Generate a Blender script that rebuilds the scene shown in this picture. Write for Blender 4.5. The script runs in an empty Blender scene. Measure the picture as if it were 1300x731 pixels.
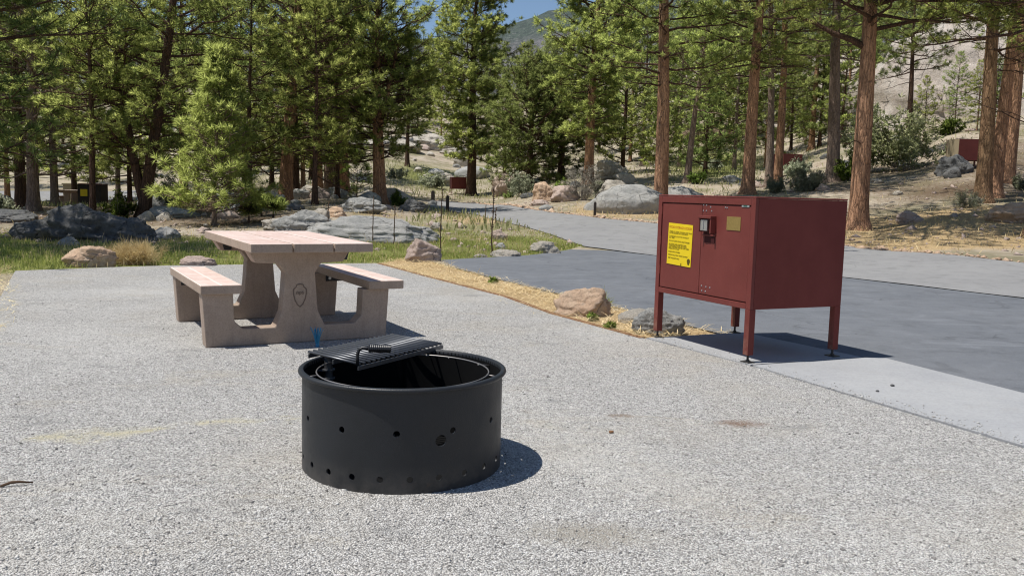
import bpy, bmesh, math, random
import numpy as np
from mathutils import Vector, Matrix, noise as mnoise, geometry as mgeo

scene = bpy.context.scene
COL = scene.collection
RNG = np.random.default_rng(7)
random.seed(7)

# ------------------------------------------------------------------ camera
IW, IH = 1300.0, 731.0
F, PITCH, ROLL, CH = 1100.0, 0.1097, 0.0260, 1.2269
fwd = np.array([0, math.cos(PITCH), -math.sin(PITCH)])
up0 = np.array([0, math.sin(PITCH), math.cos(PITCH)])
rt0 = np.array([1.0, 0, 0])
RT = math.cos(ROLL) * rt0 + math.sin(ROLL) * up0
UP = -math.sin(ROLL) * rt0 + math.cos(ROLL) * up0
CAM = np.array([0, 0, CH])
cd = bpy.data.cameras.new('camera')
cam = bpy.data.objects.new('camera', cd)
COL.objects.link(cam)
cd.sensor_width = 36
cd.lens = 36 * F / IW
cd.clip_start = 0.05
cd.clip_end = 6000
m = Matrix.Identity(4)
for i in range(3):
    m[i][0], m[i][1], m[i][2], m[i][3] = RT[i], UP[i], -fwd[i], CAM[i]
cam.matrix_world = m
scene.camera = cam

def ray(px, py):
    d = fwd * F + RT * (px - IW / 2) + UP * (IH / 2 - py)
    return d / np.linalg.norm(d)

def project(p):
    d = np.asarray(p, float) - CAM
    z = d @ fwd
    return IW / 2 + F * (d @ RT) / z, IH / 2 - F * (d @ UP) / z

# ------------------------------------------------------------------ terrain
PROF = {
    -150: [(0, 0), (22, 0), (31, .2), (48, 0.1), (60, .3), (72, .6), (100, 4.5), (140, 13), (200, 22), (420, 46)],
    130: [(0, 0), (22, 0), (27, .08), (32, .2), (48, -.12), (60, .3), (70, .6), (100, 5), (140, 14), (200, 22), (420, 46)],
    260: [(0, 0), (21, 0), (27, .2), (33, .5), (45, .55), (60, .8), (75, 2.5), (100, 6), (140, 15), (200, 22), (420, 46)],
    420: [(0, 0), (19, 0), (23, .22), (26, .45), (30, .62), (35, .78), (45, 1.05), (60, 1.7), (75, 3.6), (100, 7), (150, 17), (220, 24), (420, 46)],
    600: [(0, 0), (19, 0), (25, .15), (35, .45), (42, .63), (58, .93), (70, 1.7), (80, 2.9), (100, 5), (130, 9), (160, 17), (230, 24), (420, 46)],
    750: [(0, 0), (19.5, 0), (25, .28), (31, .53), (36, .86), (46, 2.0), (55, 2.6), (70, 4.4), (100, 9), (150, 21), (220, 25), (420, 46)],
    838: [(0, 0), (19, 0), (24, .25), (28, .43), (33, .66), (44, 2.0), (60, 3.4), (80, 7), (120, 16), (160, 22), (230, 26), (420, 46)],
    950: [(0, 0), (16, 0), (20, .1), (25, .25), (30, 1.0), (34, 1.45), (38, 1.65), (45, 2.2), (60, 3.8), (80, 7.5), (120, 16), (160, 22), (230, 26), (420, 46)],
    1090: [(0, 0), (15, 0), (20, .19), (25, .47), (29, 1.1), (33, 1.75), (36, 2.1), (45, 3.2), (60, 5.8), (80, 9.5), (120, 18), (160, 23), (230, 26), (420, 46)],
    1250: [(0, 0), (13, 0), (17, .19), (21, .52), (28, 1.35), (36, 2.95), (45, 4.6), (55, 6.6), (75, 11), (120, 19), (160, 23), (230, 26), (420, 46)],
    1500: [(0, 0), (11, 0), (15, .19), (19, .52), (26, 1.35), (36, 3.1), (45, 4.8), (55, 6.8), (75, 11), (120, 19), (160, 23), (230, 26), (420, 46)],
}
PK = sorted(PROF)

def _prof(d, c):
    d = np.asarray(d, float)
    c = np.clip(np.asarray(c, float), PK[0], PK[-1])
    vals = np.array([np.interp(d.ravel(), *zip(*PROF[k])) for k in PK])
    ck = np.array(PK, float)
    i = np.clip(np.searchsorted(ck, c.ravel(), side='right') - 1, 0, len(ck) - 2)
    t = (c.ravel() - ck[i]) / (ck[i + 1] - ck[i])
    t = t * t * (3 - 2 * t)
    n = np.arange(d.size)
    return ((1 - t) * vals[i, n] + t * vals[i + 1, n]).reshape(d.shape)

def sstep(a, b, x):
    t = np.clip((np.asarray(x, float) - a) / (b - a), 0, 1)
    return t * t * (3 - 2 * t)

def wob(x, y, s, k=0):
    return (np.sin(x * s * 1.3 + 1.7 + k) * np.cos(y * s * 1.1 + .3 * k) + np.sin((x * .8 + y * .6) * s * 2.1 + 4 + k) * .5
            + np.sin((x * .35 - y * .9) * s * 3.7 + 2 * k) * .3) / 1.8

def T(x, y):
    x = np.asarray(x, float)
    y = np.asarray(y, float)
    r = np.hypot(x, y) + 1e-9
    az = np.arctan2(x, y)
    aa = np.clip(np.abs(az), 0, math.radians(36))
    d = r * np.cos(aa)
    c = 650 + F * np.tan(np.sign(az) * aa)
    z = sum(_prof(d * k, c) for k in (.93, .965, 1, 1.035, 1.07)) / 5
    z = z + sstep(26, 45, d) * .07 * wob(x, y, .9) + sstep(50, 110, d) * 1.0 * wob(x, y, .12, 2)
    return z

def Tz(x, y):
    return float(T(np.array([x]), np.array([y]))[0])

def pix(px, py, z=None):
    """where the line of sight through a photo pixel meets the ground"""
    d = ray(px, py)
    if z is not None:
        t = (z - CH) / d[2]
        p = CAM + t * d
        return Vector(p)
    ts = np.concatenate([np.arange(2.5, 60, .05), np.arange(60, 300, .5)])
    P = CAM[None] + ts[:, None] * d[None]
    below = P[:, 2] < T(P[:, 0], P[:, 1])
    k = int(np.argmax(below)) if below.any() else len(ts) - 1
    return Vector(P[k])

def at(px, d):
    """ground point at depth d in photo column px"""
    x = (px - 650) / F * d
    for _ in range(4):
        z = Tz(x, d)
        q = project((x, d, z))
        x += (px - q[0]) / F * d
    return Vector((x, d, Tz(x, d)))

# ------------------------------------------------------------------ object helpers
def tag(o, label=None, cat=None, group=None, kind=None):
    if label: o['label'] = label
    if cat: o['category'] = cat
    if group: o['group'] = group
    if kind: o['kind'] = kind
    return o

def empty(name, loc=(0, 0, 0), rz=0):
    o = bpy.data.objects.new(name, None)
    COL.objects.link(o)
    o.location = loc
    o.rotation_euler = (0, 0, rz)
    o.empty_display_size = .2
    return o

def link(name, me, mats, parent=None, loc=(0, 0, 0), rot=(0, 0, 0), smooth=False):
    o = bpy.data.objects.new(name, me)
    COL.objects.link(o)
    if not isinstance(mats, (list, tuple)): mats = [mats]
    for mm in mats: me.materials.append(mm)
    o.location = loc
    o.rotation_euler = rot
    if parent: o.parent = parent
    if smooth: me.polygons.foreach_set('use_smooth', [True] * len(me.polygons))
    return o

def np_mesh(name, V, Fq, mi=None):
    """V (n,3), Fq (m,k) constant arity"""
    me = bpy.data.meshes.new(name)
    V = np.ascontiguousarray(V, np.float32)
    Fq = np.ascontiguousarray(Fq, np.int32)
    k = Fq.shape[1]
    me.vertices.add(len(V))
    me.vertices.foreach_set('co', V.ravel())
    me.loops.add(Fq.size)
    me.loops.foreach_set('vertex_index', Fq.ravel())
    me.polygons.add(len(Fq))
    me.polygons.foreach_set('loop_start', np.arange(0, Fq.size, k, dtype=np.int32))
    if mi is not None:
        me.polygons.foreach_set('material_index', np.ascontiguousarray(mi, np.int32))
    me.update(calc_edges=True)
    return me

def copy_tree(o, parent=None):
    c = o.copy()
    COL.objects.link(c)
    if parent: c.parent = parent
    for ch in list(o.children): copy_tree(ch, c)
    return c

class MB:
    def __init__(s): s.v = []; s.f = []; s.m = []
    def add(s, V, Fc, mi=0):
        b = len(s.v)
        s.v += [tuple(p) for p in V]
        s.f += [tuple(i + b for i in f) for f in Fc]
        s.m += [mi] * len(Fc)
    def box(s, lo, hi, mi=0):
        x0, y0, z0 = lo; x1, y1, z1 = hi
        s.add([(x0, y0, z0), (x1, y0, z0), (x1, y1, z0), (x0, y1, z0), (x0, y0, z1), (x1, y0, z1), (x1, y1, z1), (x0, y1, z1)],
              [(0, 3, 2, 1), (4, 5, 6, 7), (0, 1, 5, 4), (1, 2, 6, 5), (2, 3, 7, 6), (3, 0, 4, 7)], mi)
    def prism(s, pts, y0, y1, mi=0):
        """polygon in xz extruded along y"""
        n = len(pts)
        V = [(x, y0, z) for x, z in pts] + [(x, y1, z) for x, z in pts]
        s.add(V, [tuple(range(n)), tuple(range(2 * n - 1, n - 1, -1))] + [(i, i + n, (i + 1) % n + n, (i + 1) % n) for i in range(n)], mi)
    def tube(s, pts, rad, n=8, mi=0, caps=True):
        pts = np.asarray(pts, float)
        if np.isscalar(rad): rad = [rad] * len(pts)
        V = []; Fc = []
        t = np.gradient(pts, axis=0)
        t /= np.linalg.norm(t, axis=1, keepdims=True) + 1e-12
        ref = np.array([0, 0, 1.0]) if abs(t[0][2]) < .9 else np.array([1.0, 0, 0])
        a = np.cross(t[0], ref); a /= np.linalg.norm(a)
        for i, p in enumerate(pts):
            a = a - t[i] * (a @ t[i]); a /= np.linalg.norm(a) + 1e-12
            b = np.cross(t[i], a)
            for j in range(n):
                w = 2 * math.pi * j / n
                V.append(p + rad[i] * (math.cos(w) * a + math.sin(w) * b))
        for i in range(len(pts) - 1):
            for j in range(n):
                Fc.append((i * n + j, i * n + (j + 1) % n, (i + 1) * n + (j + 1) % n, (i + 1) * n + j))
        if caps:
            Fc.append(tuple(range(n - 1, -1, -1)))
            Fc.append(tuple((len(pts) - 1) * n + j for j in range(n)))
        s.add(V, Fc, mi)
    def lathe(s, prof, n=64, mi=0, c=(0, 0)):
        V = []
        for r, z in prof:
            for j in range(n):
                w = 2 * math.pi * j / n
                V.append((c[0] + r * math.cos(w), c[1] + r * math.sin(w), z))
        Fc = []
        for i in range(len(prof) - 1):
            for j in range(n):
                Fc.append((i * n + j, i * n + (j + 1) % n, (i + 1) * n + (j + 1) % n, (i + 1) * n + j))
        s.add(V, Fc, mi)
    def mesh(s, name, bevel=0, seg=2):
        me = bpy.data.meshes.new(name)
        me.from_pydata(s.v, [], s.f)
        me.polygons.foreach_set('material_index', s.m)
        if bevel:
            bm = bmesh.new(); bm.from_mesh(me)
            bmesh.ops.recalc_face_normals(bm, faces=bm.faces)
            ed = [e for e in bm.edges if len(e.link_faces) == 2 and e.calc_face_angle(0) > .5]
            bmesh.ops.bevel(bm, geom=ed, offset=bevel, segments=seg, profile=.5, affect='EDGES', clamp_overlap=True)
            bm.to_mesh(me); bm.free()
        else:
            bm = bmesh.new(); bm.from_mesh(me)
            bmesh.ops.recalc_face_normals(bm, faces=bm.faces)
            bm.to_mesh(me); bm.free()
        me.update()
        return me
    def build(s, name, mats, parent=None, bevel=0, smooth=False, loc=(0, 0, 0), rot=(0, 0, 0), seg=2):
        return link(name, s.mesh(name, bevel, seg), mats, parent, loc, rot, smooth)

# ------------------------------------------------------------------ material helpers
class NT:
    def __init__(s, name, rough=.8, spec=.3):
        s.mat = bpy.data.materials.new(name)
        s.mat.use_nodes = True
        s.t = s.mat.node_tree
        s.b = s.t.nodes['Principled BSDF']
        s.out = s.t.nodes['Material Output']
        s.b.inputs['Roughness'].default_value = rough
        s.b.inputs['Specular IOR Level'].default_value = spec
    def n(s, ty, **kw):
        nd = s.t.nodes.new(ty)
        for k, v in kw.items():
            if k in nd.inputs: nd.inputs[k].default_value = v
            else: setattr(nd, k, v)
        return nd
    def l(s, a, b): s.t.links.new(a, b)
    def coord(s, kind='Object', scale=None):
        c = s.n('ShaderNodeTexCoord').outputs[kind]
        if scale:
            mp = s.n('ShaderNodeMapping'); mp.inputs['Scale'].default_value = scale
            s.l(c, mp.inputs['Vector']); return mp.outputs[0]
        return c
    def world(s, scale=None):
        c = s.n('ShaderNodeNewGeometry').outputs['Position']
        if scale:
            mp = s.n('ShaderNodeMapping'); mp.inputs['Scale'].default_value = scale
            s.l(c, mp.inputs['Vector']); return mp.outputs[0]
        return c
    def noise(s, co, scale, detail=4, rough=.6, dist=0):
        nd = s.n('ShaderNodeTexNoise', Scale=scale, Detail=detail, Roughness=rough, Distortion=dist)
        s.l(co, nd.inputs['Vector']); return nd.outputs['Fac']
    def voro(s, co, scale, feature='F1', out='Distance', rnd=1.0):
        nd = s.n('ShaderNodeTexVoronoi', feature=feature); nd.inputs['Scale'].default_value = scale
        nd.inputs['Randomness'].default_value = rnd
        s.l(co, nd.inputs['Vector']); return nd.outputs[out]
    def ramp(s, fac, stops, interp='LINEAR'):
        nd = s.n('ShaderNodeValToRGB'); cr = nd.color_ramp; cr.interpolation = interp
        while len(cr.elements) < len(stops): cr.elements.new(.5)
        for e, (p, c) in zip(cr.elements, stops):
            e.position = p
            e.color = (*c, 1) if isinstance(c, (tuple, list)) else (c, c, c, 1)
        s.l(fac, nd.inputs['Fac']); return nd.outputs['Color']
    def mix(s, fac, a, b, mode='MIX'):
        nd = s.n('ShaderNodeMix', data_type='RGBA', blend_type=mode)
        for v, i in ((fac, 0), (a, 6), (b, 7)):
            if isinstance(v, (int, float)): nd.inputs[i].default_value = v
            elif isinstance(v, (tuple, list)): nd.inputs[i].default_value = (*v, 1) if len(v) == 3 else v
            else: s.l(v, nd.inputs[i])
        return nd.outputs[2]
    def math(s, op, a, b=0.5):
        nd = s.n('ShaderNodeMath', operation=op)
        for v, i in ((a, 0), (b, 1)):
            if isinstance(v, (int, float)): nd.inputs[i].default_value = v
            else: s.l(v, nd.inputs[i])
        return nd.outputs[0]
    def bump(s, h, strength=.5, dist=.02):
        nd = s.n('ShaderNodeBump', Strength=strength, Distance=dist)
        s.l(h, nd.inputs['Height']); s.l(nd.outputs[0], s.b.inputs['Normal'])
    def base(s, c):
        if isinstance(c, (tuple, list)): s.b.inputs['Base Color'].default_value = (*c, 1)
        else: s.l(c, s.b.inputs['Base Color'])
    def translucent(s, col, fac):
        tr = s.n('ShaderNodeBsdfTranslucent'); s.l(col, tr.inputs['Color'])
        mx = s.n('ShaderNodeMixShader'); mx.inputs[0].default_value = fac
        s.l(s.b.outputs[0], mx.inputs[1]); s.l(tr.outputs[0], mx.inputs[2]); s.l(mx.outputs[0], s.out.inputs['Surface'])

def simple(name, c, rough=.6, spec=.4, metal=0, var=.12, scale=6, bump=0):
    t = NT(name, rough, spec)
    f = t.noise(t.coord(), scale, 5)
    t.base(t.mix(f, tuple(v * (1 - var) for v in c), tuple(min(1, v * (1 + var)) for v in c)))
    t.b.inputs['Metallic'].default_value = metal
    if bump: t.bump(t.noise(t.coord(), scale * 20, 3), bump, .003)
    return t.mat

def needle_mat(name, dark, light, trans=.3, puff=True):
    t = NT(name, .6, .2)
    g = t.n('ShaderNodeNewGeometry')
    oi = t.n('ShaderNodeObjectInfo')
    f = t.noise(t.coord(), 1.1, 3, .6)
    v = t.math('ADD', t.math('MULTIPLY', g.outputs['Random Per Island'], .55), t.math('MULTIPLY', f, .55))
    c = t.ramp(v, [(.22, dark), (.75, light)])
    hs = t.n('ShaderNodeHueSaturation')
    t.l(t.math('ADD', t.math('MULTIPLY', oi.outputs['Random'], .024), .488), hs.inputs['Hue'])
    t.l(t.math('ADD', t.math('MULTIPLY', oi.outputs['Random'], .3), .85), hs.inputs['Value'])
    t.l(c, hs.inputs['Color'])
    c = hs.outputs[0]
    if not puff:
        t.base(c); t.translucent(c, trans)
        return t.mat
    # soft needle clusters: the light falls on the cluster as a whole, not on each flat needle
    at_ = t.n('ShaderNodeAttribute', attribute_name='puff')
    vt = t.n('ShaderNodeVectorTransform', vector_type='NORMAL', convert_from='OBJECT', convert_to='WORLD')
    t.l(at_.outputs['Vector'], vt.inputs[0])
    df = t.n('ShaderNodeBsdfDiffuse'); t.l(c, df.inputs['Color']); t.l(vt.outputs[0], df.inputs['Normal'])
    tr = t.n('ShaderNodeBsdfTranslucent'); t.l(c, tr.inputs['Color'])
    mx = t.n('ShaderNodeMixShader'); mx.inputs[0].default_value = trans
    t.l(df.outputs[0], mx.inputs[1]); t.l(tr.outputs[0], mx.inputs[2]); t.l(mx.outputs[0], t.out.inputs['Surface'])
    t.t.nodes.remove(t.b)
    return t.mat

def bark_mat(name, plate, plate2, dark):
    t = NT(name, .92, .12)
    co = t.coord('Object', (1, 1, .16))
    nz = t.noise(co, 2.2, 5, .65)
    nn = t.n('ShaderNodeTexNoise', Scale=9.0, Detail=4.0); t.l(co, nn.inputs['Vector'])
    wv = t.n('ShaderNodeVectorMath', operation='ADD')
    sc = t.n('ShaderNodeVectorMath', operation='SCALE'); sc.inputs['Scale'].default_value = .16
    t.l(nn.outputs['Color'], sc.inputs[0]); t.l(co, wv.inputs[0]); t.l(sc.outputs[0], wv.inputs[1])
    e = t.voro(wv.outputs[0], 13, 'DISTANCE_TO_EDGE')
    cell = t.n('ShaderNodeTexVoronoi'); cell.inputs['Scale'].default_value = 13; t.l(wv.outputs[0], cell.inputs['Vector'])
    cs = t.n('ShaderNodeSeparateColor'); t.l(cell.outputs['Color'], cs.inputs[0])
    fine = t.noise(t.coord('Object', (1, 1, .45)), 34, 5, .75)
    pc = t.mix(t.ramp(nz, [(.35, 0.0), (.65, 1.0)]), plate, plate2)
    pc = t.mix(t.math('MULTIPLY', cs.outputs[0], .55), pc, t.mix(.5, pc, dark))
    pc = t.mix(t.ramp(fine, [(.35, .75), (.62, 0.0)]), pc, t.mix(.25, dark, pc))
    fis = t.ramp(e, [(.0, .25), (.05, .8), (.12, 1.0)])
    t.base(t.mix(fis, dark, pc))
    h = t.math('ADD', t.ramp(e, [(0, 0.0), (.2, 1.0)]), t.math('MULTIPLY', fine, .8))
    t.bump(h, .8, .025)
    return t.mat

def rock_mat(name, a, b, c, scale=1.0, lichen=(.1, .1, .085), lich=.35):
    t = NT(name, .92, .2)
    co = t.coord()
    n1 = t.noise(co, 1.6 * scale, 6, .65, .3)
    n2 = t.noise(co, 9 * scale, 8, .75, .4)
    n3 = t.noise(co, 80 * scale, 4, .75)
    col = t.ramp(n1, [(.3, a), (.52, b), (.72, c)])
    col = t.mix(t.ramp(n2, [(.52, 0.0), (.68, lich)]), col, lichen)
    col = t.mix(t.ramp(n3, [(.42, .0), (.62, .6)]), col, t.mix(.6, col, (.02, .02, .02)))
    wv = t.n('ShaderNodeVectorMath', operation='ADD')
    nn = t.n('ShaderNodeTexNoise', Scale=2.0 * scale, Detail=4.0); t.l(co, nn.inputs['Vector'])
    sc = t.n('ShaderNodeVectorMath', operation='SCALE'); sc.inputs['Scale'].default_value = .7 / scale
    t.l(nn.outputs['Color'], sc.inputs[0]); t.l(co, wv.inputs[0]); t.l(sc.outputs[0], wv.inputs[1])
    crack = t.voro(wv.outputs[0], 1.1 * scale, 'DISTANCE_TO_EDGE')
    ck = t.math('MAXIMUM', t.ramp(crack, [(0, 0.0), (.02, 1.0)]), t.ramp(t.noise(co, 1.7 * scale, 3, .6), [(.46, 1.0), (.54, 0.0)]))
    g = t.n('ShaderNodeNewGeometry')
    col = t.mix(ck, t.mix(.5, col, (.02, .018, .015)), col)
    t.base(col)
    h = t.math('ADD', t.math('MULTIPLY', n2, 1.0), t.math('ADD', t.math('MULTIPLY', n3, .3), t.math('MULTIPLY', ck, .35)))
    t.bump(h, 1.0, .07 / scale)
    return t.mat

M = {}
M['needle'] = needle_mat('pine_needles', (.16, .215, .05), (.72, .78, .23), .52)
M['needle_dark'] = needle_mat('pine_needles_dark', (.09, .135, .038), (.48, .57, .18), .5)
M['needle_young'] = needle_mat('young_pine_needles', (.32, .42, .08), (.74, .86, .27), .52)
M['needle_far'] = needle_mat('far_needles', (.16, .21, .06), (.62, .70, .25), .5)
M['bark_red'] = bark_mat('red_bark', (.74, .43, .26), (.50, .275, .165), (.06, .034, .024))
M['bark_dark'] = bark_mat('dark_bark', (.195, .114, .078), (.130, .081, .058), (.026, .018, .014))
M['bark_grey'] = bark_mat('grey_bark', (.403, .305, .240), (.312, .227, .182), (.078, .055, .044))
M['bark_tan'] = bark_mat('tan_bark', (.442, .280, .156), (.325, .195, .117), (.078, .046, .026))
M['dead_wood'] = simple('dead_wood', (.30, .25, .21), .9, .1, var=.3, scale=9)
M['rock_tan'] = rock_mat('tan_granite', (.752, .570, .410), (.661, .456, .308), (.844, .707, .547), 2.0, (.296, .217, .160), .35)
M['rock_grey'] = rock_mat('grey_granite', (.342, .342, .325), (.479, .467, .439), (.593, .570, .519), 1.2, (.125, .131, .114), .5)
M['rock_pale'] = rock_mat('pale_granite', (.661, .616, .536), (.547, .490, .410), (.752, .695, .604), .8, (.182, .171, .137), .4)
M['rock_pink'] = rock_mat('pink_granite', (.661, .513, .433), (.570, .445, .376), (.752, .627, .536), 1.5, (.228, .194, .171), .35)
M['rock_dark'] = rock_mat('dark_lichen_granite', (.125, .128, .131), (.194, .192, .188), (.274, .262, .245), 1.3, (.057, .063, .051), .65)
M['rock_cliff'] = rock_mat('cliff_granite', (.80, .71, .61), (.68, .58, .49), (.86, .79, .70), .3, (.30, .27, .23), .55)

# gravel
t = NT('gravel', .95, .15)
co = t.world()
v1 = t.n('ShaderNodeTexVoronoi', feature='F1'); v1.inputs['Scale'].default_value = 135; t.l(co, v1.inputs['Vector'])
v2 = t.n('ShaderNodeTexVoronoi', feature='F1'); v2.inputs['Scale'].default_value = 68; t.l(co, v2.inputs['Vector'])
rgb = t.n('ShaderNodeSeparateColor'); t.l(v1.outputs['Color'], rgb.inputs[0])
rgb2 = t.n('ShaderNodeSeparateColor'); t.l(v2.outputs['Color'], rgb2.inputs[0])
c = t.ramp(rgb.outputs[0], [(0, (.187, .175, .164)), (.2, (.515, .491, .456)), (.55, (.749, .720, .673)), (.88, (.877, .848, .801)), (1, (.920, .920, .920))])
c2 = t.ramp(rgb2.outputs[0], [(0, (.328, .316, .298)), (.5, (.702, .673, .632)), (1, (.913, .889, .842))])
c = t.mix(.4, c, c2)
c = t.mix(t.ramp(v1.outputs['Distance'], [(.45, 0.0), (.75, .75)]), c, (.117, .111, .105))
big = t.noise(co, .55, 5, .65)
c = t.mix(t.ramp(big, [(.33, .38), (.5, .0)]), c, (.538, .480, .386))
c = t.mix(t.ramp(t.noise(co, .38, 4, .6), [(.5, .0), (.68, .35)]), c, (.842, .819, .772))
st = t.noise(co, 1.7, 5, .7, .6)
c = t.mix(t.ramp(st, [(.63, .0), (.70, .25)]), c, (.304, .257, .187))
dk = t.noise(t.world((1.2, 2.4, 1)), 1.3, 4, .7)
c = t.mix(t.ramp(dk, [(.60, .0), (.69, .55)]), c, (.27, .265, .255))
lt_ = t.noise(t.world((.8, 2.0, 1)), .9, 6, .75, .8)
c = t.mix(t.ramp(lt_, [(.56, .0), (.68, .4)]), c, (.55, .48, .36))
wn = t.noise(co, 30, 3, .75)
c = t.mix(t.ramp(wn, [(.3, .28), (.6, 0.0)]), c, (.117, .117, .117))
sep = t.n('ShaderNodeSeparateXYZ'); t.l(co, sep.inputs[0])
# pale dusty streak (spilt sand) left of the ring, and a rusty stain on the right
ln = t.math('SUBTRACT', sep.outputs['Y'], t.math('ADD', t.math('MULTIPLY', sep.outputs['X'], .42), 4.92))
ln = t.math('ABSOLUTE', t.math('ADD', ln, t.math('MULTIPLY', t.math('SUBTRACT', t.noise(co, 2.2, 3), .5), .55)))
msk = t.math('MULTIPLY', t.ramp(ln, [(.0, 1.0), (.11, 0.0)]), t.ramp(t.noise(co, 3.5, 4, .7), [(.46, 0.0), (.6, .7)]))
msk = t.math('MULTIPLY', msk, t.ramp(t.math('MULTIPLY', sep.outputs['X'], -1), [(0.2, 0.0), (.6, 1.0)]))
c = t.mix(msk, c, (.655, .585, .363))
for (sx, sy, rx, ry, cc) in ((1.26, 4.6, .16, .10, (.234, .140, .082)), (-.3, 2.45, .2, .1, (.351, .281, .187)), (.62, 4.7, .1, .05, (.281, .211, .152)), (.3, 3.0, .3, .16, (.386, .351, .292))):
    dx = t.math('DIVIDE', t.math('SUBTRACT', sep.outputs['X'], sx), rx)
    dy = t.math('DIVIDE', t.math('SUBTRACT', sep.outputs['Y'], sy), ry)
    rr = t.math('SQRT', t.math('ADD', t.math('MULTIPLY', dx, dx), t.math('MULTIPLY', dy, dy)))
    rr = t.math('ADD', rr, t.math('MULTIPLY', t.math('SUBTRACT', t.noise(co, 14, 4, .7), .5), 1.2))
    c = t.mix(t.ramp(rr, [(.3, .75), (1.0, 0.0)]), c, cc)
t.base(c)
h = t.math('ADD', t.math('MULTIPLY', t.ramp(v1.outputs['Distance'], [(0, 1.0), (.8, 0.0)]), .6), t.math('ADD', t.math('MULTIPLY', rgb.outputs[1], .5), t.math('MULTIPLY', t.noise(co, 25, 3), .5)))
t.bump(h, 1.0, .012)
M['gravel'] = t.mat

t = NT('gravel_stone', .95, .15)
g = t.n('ShaderNodeNewGeometry')
t.base(t.ramp(g.outputs['Random Per Island'], [(0, (.17, .16, .15)), (.3, (.43, .41, .38)), (.75, (.57, .545, .505)), (1, (.72, .70, .66))]))
M['stone'] = t.mat

# asphalt: the darker parking bay and the lighter road
def asphalt(name, a, b, spk, streak):
    t = NT(name, .85, .25)
    co = t.world()
    n1 = t.noise(co, .5, 5, .65)
    n2 = t.noise(co, 120, 2, .7)
    c = t.ramp(n1, [(.3, a), (.7, b)])
    st = t.noise(t.world((.35, 2.2, 1)), 1.6, 6, .72, .4)
    c = t.mix(t.ramp(st, [(.55, 0.0), (.74, streak)]), c, tuple(v * 1.6 for v in b))
    sp = t.noise(co, 16, 5, .8)
    c = t.mix(t.ramp(sp, [(.66, 0.0), (.75, spk)]), c, (.35, .34, .33))
    c = t.mix(t.ramp(n2, [(.3, .5), (.7, 0.0)]), c, t.mix(.5, c, (.01, .01, .012)))
    md = t.noise(co, 2.6, 6, .75, .5)
    c = t.mix(t.ramp(md, [(.34, .45), (.5, 0.0), (.66, 0.0)]), c, t.mix(.55, c, (.02, .02, .022)))
    c = t.mix(t.ramp(md, [(.56, 0.0), (.72, streak * .6)]), c, tuple(v * 1.6 for v in b))
    cv = t.n('ShaderNodeVectorMath', operation='ADD'); cn = t.n('ShaderNodeTexNoise', Scale=1.1, Detail=5.0); t.l(co, cn.inputs['Vector'])
    cs = t.n('ShaderNodeVectorMath', operation='SCALE'); cs.inputs['Scale'].default_value = .9
    t.l(cn.outputs['Color'], cs.inputs[0]); t.l(co, cv.inputs[0]); t.l(cs.outputs[0], cv.inputs[1])
    cr = t.voro(cv.outputs[0], .33, 'DISTANCE_TO_EDGE')
    c = t.mix(t.ramp(cr, [(.0, .4), (.004, 0.0)]), c, (.03, .03, .032))
    t.base(c)
    t.bump(t.math('ADD', n2, t.math('MULTIPLY', st, .3)), .5, .006)
    return t.mat
M['asphalt'] = asphalt('parking_asphalt', (.150, .160, .176), (.195, .204, .218), .45, .42)
M['road'] = asphalt('road_asphalt', (.275, .27, .267), (.325, .32, .312), .12, .06)

t = NT('concrete_slab', .85, .3)
co = t.world()
n1 = t.noise(co, 1.4, 6, .65); n2 = t.noise(co, 60, 3, .7)
c = t.ramp(n1, [(.3, (0.347, 0.351, 0.360)), (.7, (0.428, 0.428, 0.424))])
c = t.mix(t.ramp(t.noise(co, 5, 5, .75), [(.62, 0.0), (.72, .3)]), c, (0.255, 0.246, 0.237))
c = t.mix(t.ramp(n2, [(.3, .3), (.6, 0.0)]), c, (0.182, 0.182, 0.182))
br_ = t.noise(t.world((3, 90, 1)), 1.5, 4, .7)
c = t.mix(t.ramp(br_, [(.4, .22), (.6, 0.0)]), c, (0.228, 0.228, 0.228))
c = t.mix(t.ramp(t.noise(co, .9, 6, .7, .5), [(.56, 0.0), (.72, .4)]), c, (0.310, 0.283, 0.246))
t.base(c); t.bump(t.math('ADD', n2, br_), .4, .004)
M['concrete'] = t.mat

# picnic table concrete
t = NT('table_concrete', .8, .3)
co = t.coord()
n1 = t.noise(co, 2.5, 6, .7); n2 = t.noise(co, 90, 3, .7)
c = t.ramp(n1, [(.28, (.347, .263, .196)), (.55, (.426, .330, .258)), (.78, (.493, .386, .308))])
stn = t.noise(t.coord('Object', (6, 6, .8)), 2.2, 5, .7)
c = t.mix(t.ramp(stn, [(.52, 0.0), (.72, .4)]), c, (.224, .168, .140))
c = t.mix(t.ramp(n2, [(.32, .3), (.55, 0.0)]), c, (.134, .101, .090))
pit = t.voro(co, 55)
c = t.mix(t.ramp(pit, [(.06, .55), (.12, .0)]), c, (.090, .067, .056))
t.base(c); t.bump(t.math('ADD', n2, t.math('MULTIPLY', t.ramp(pit, [(.06, 0.0), (.16, 1.0)]), .5)), .35, .004)
M['tconc'] = t.mat

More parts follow.
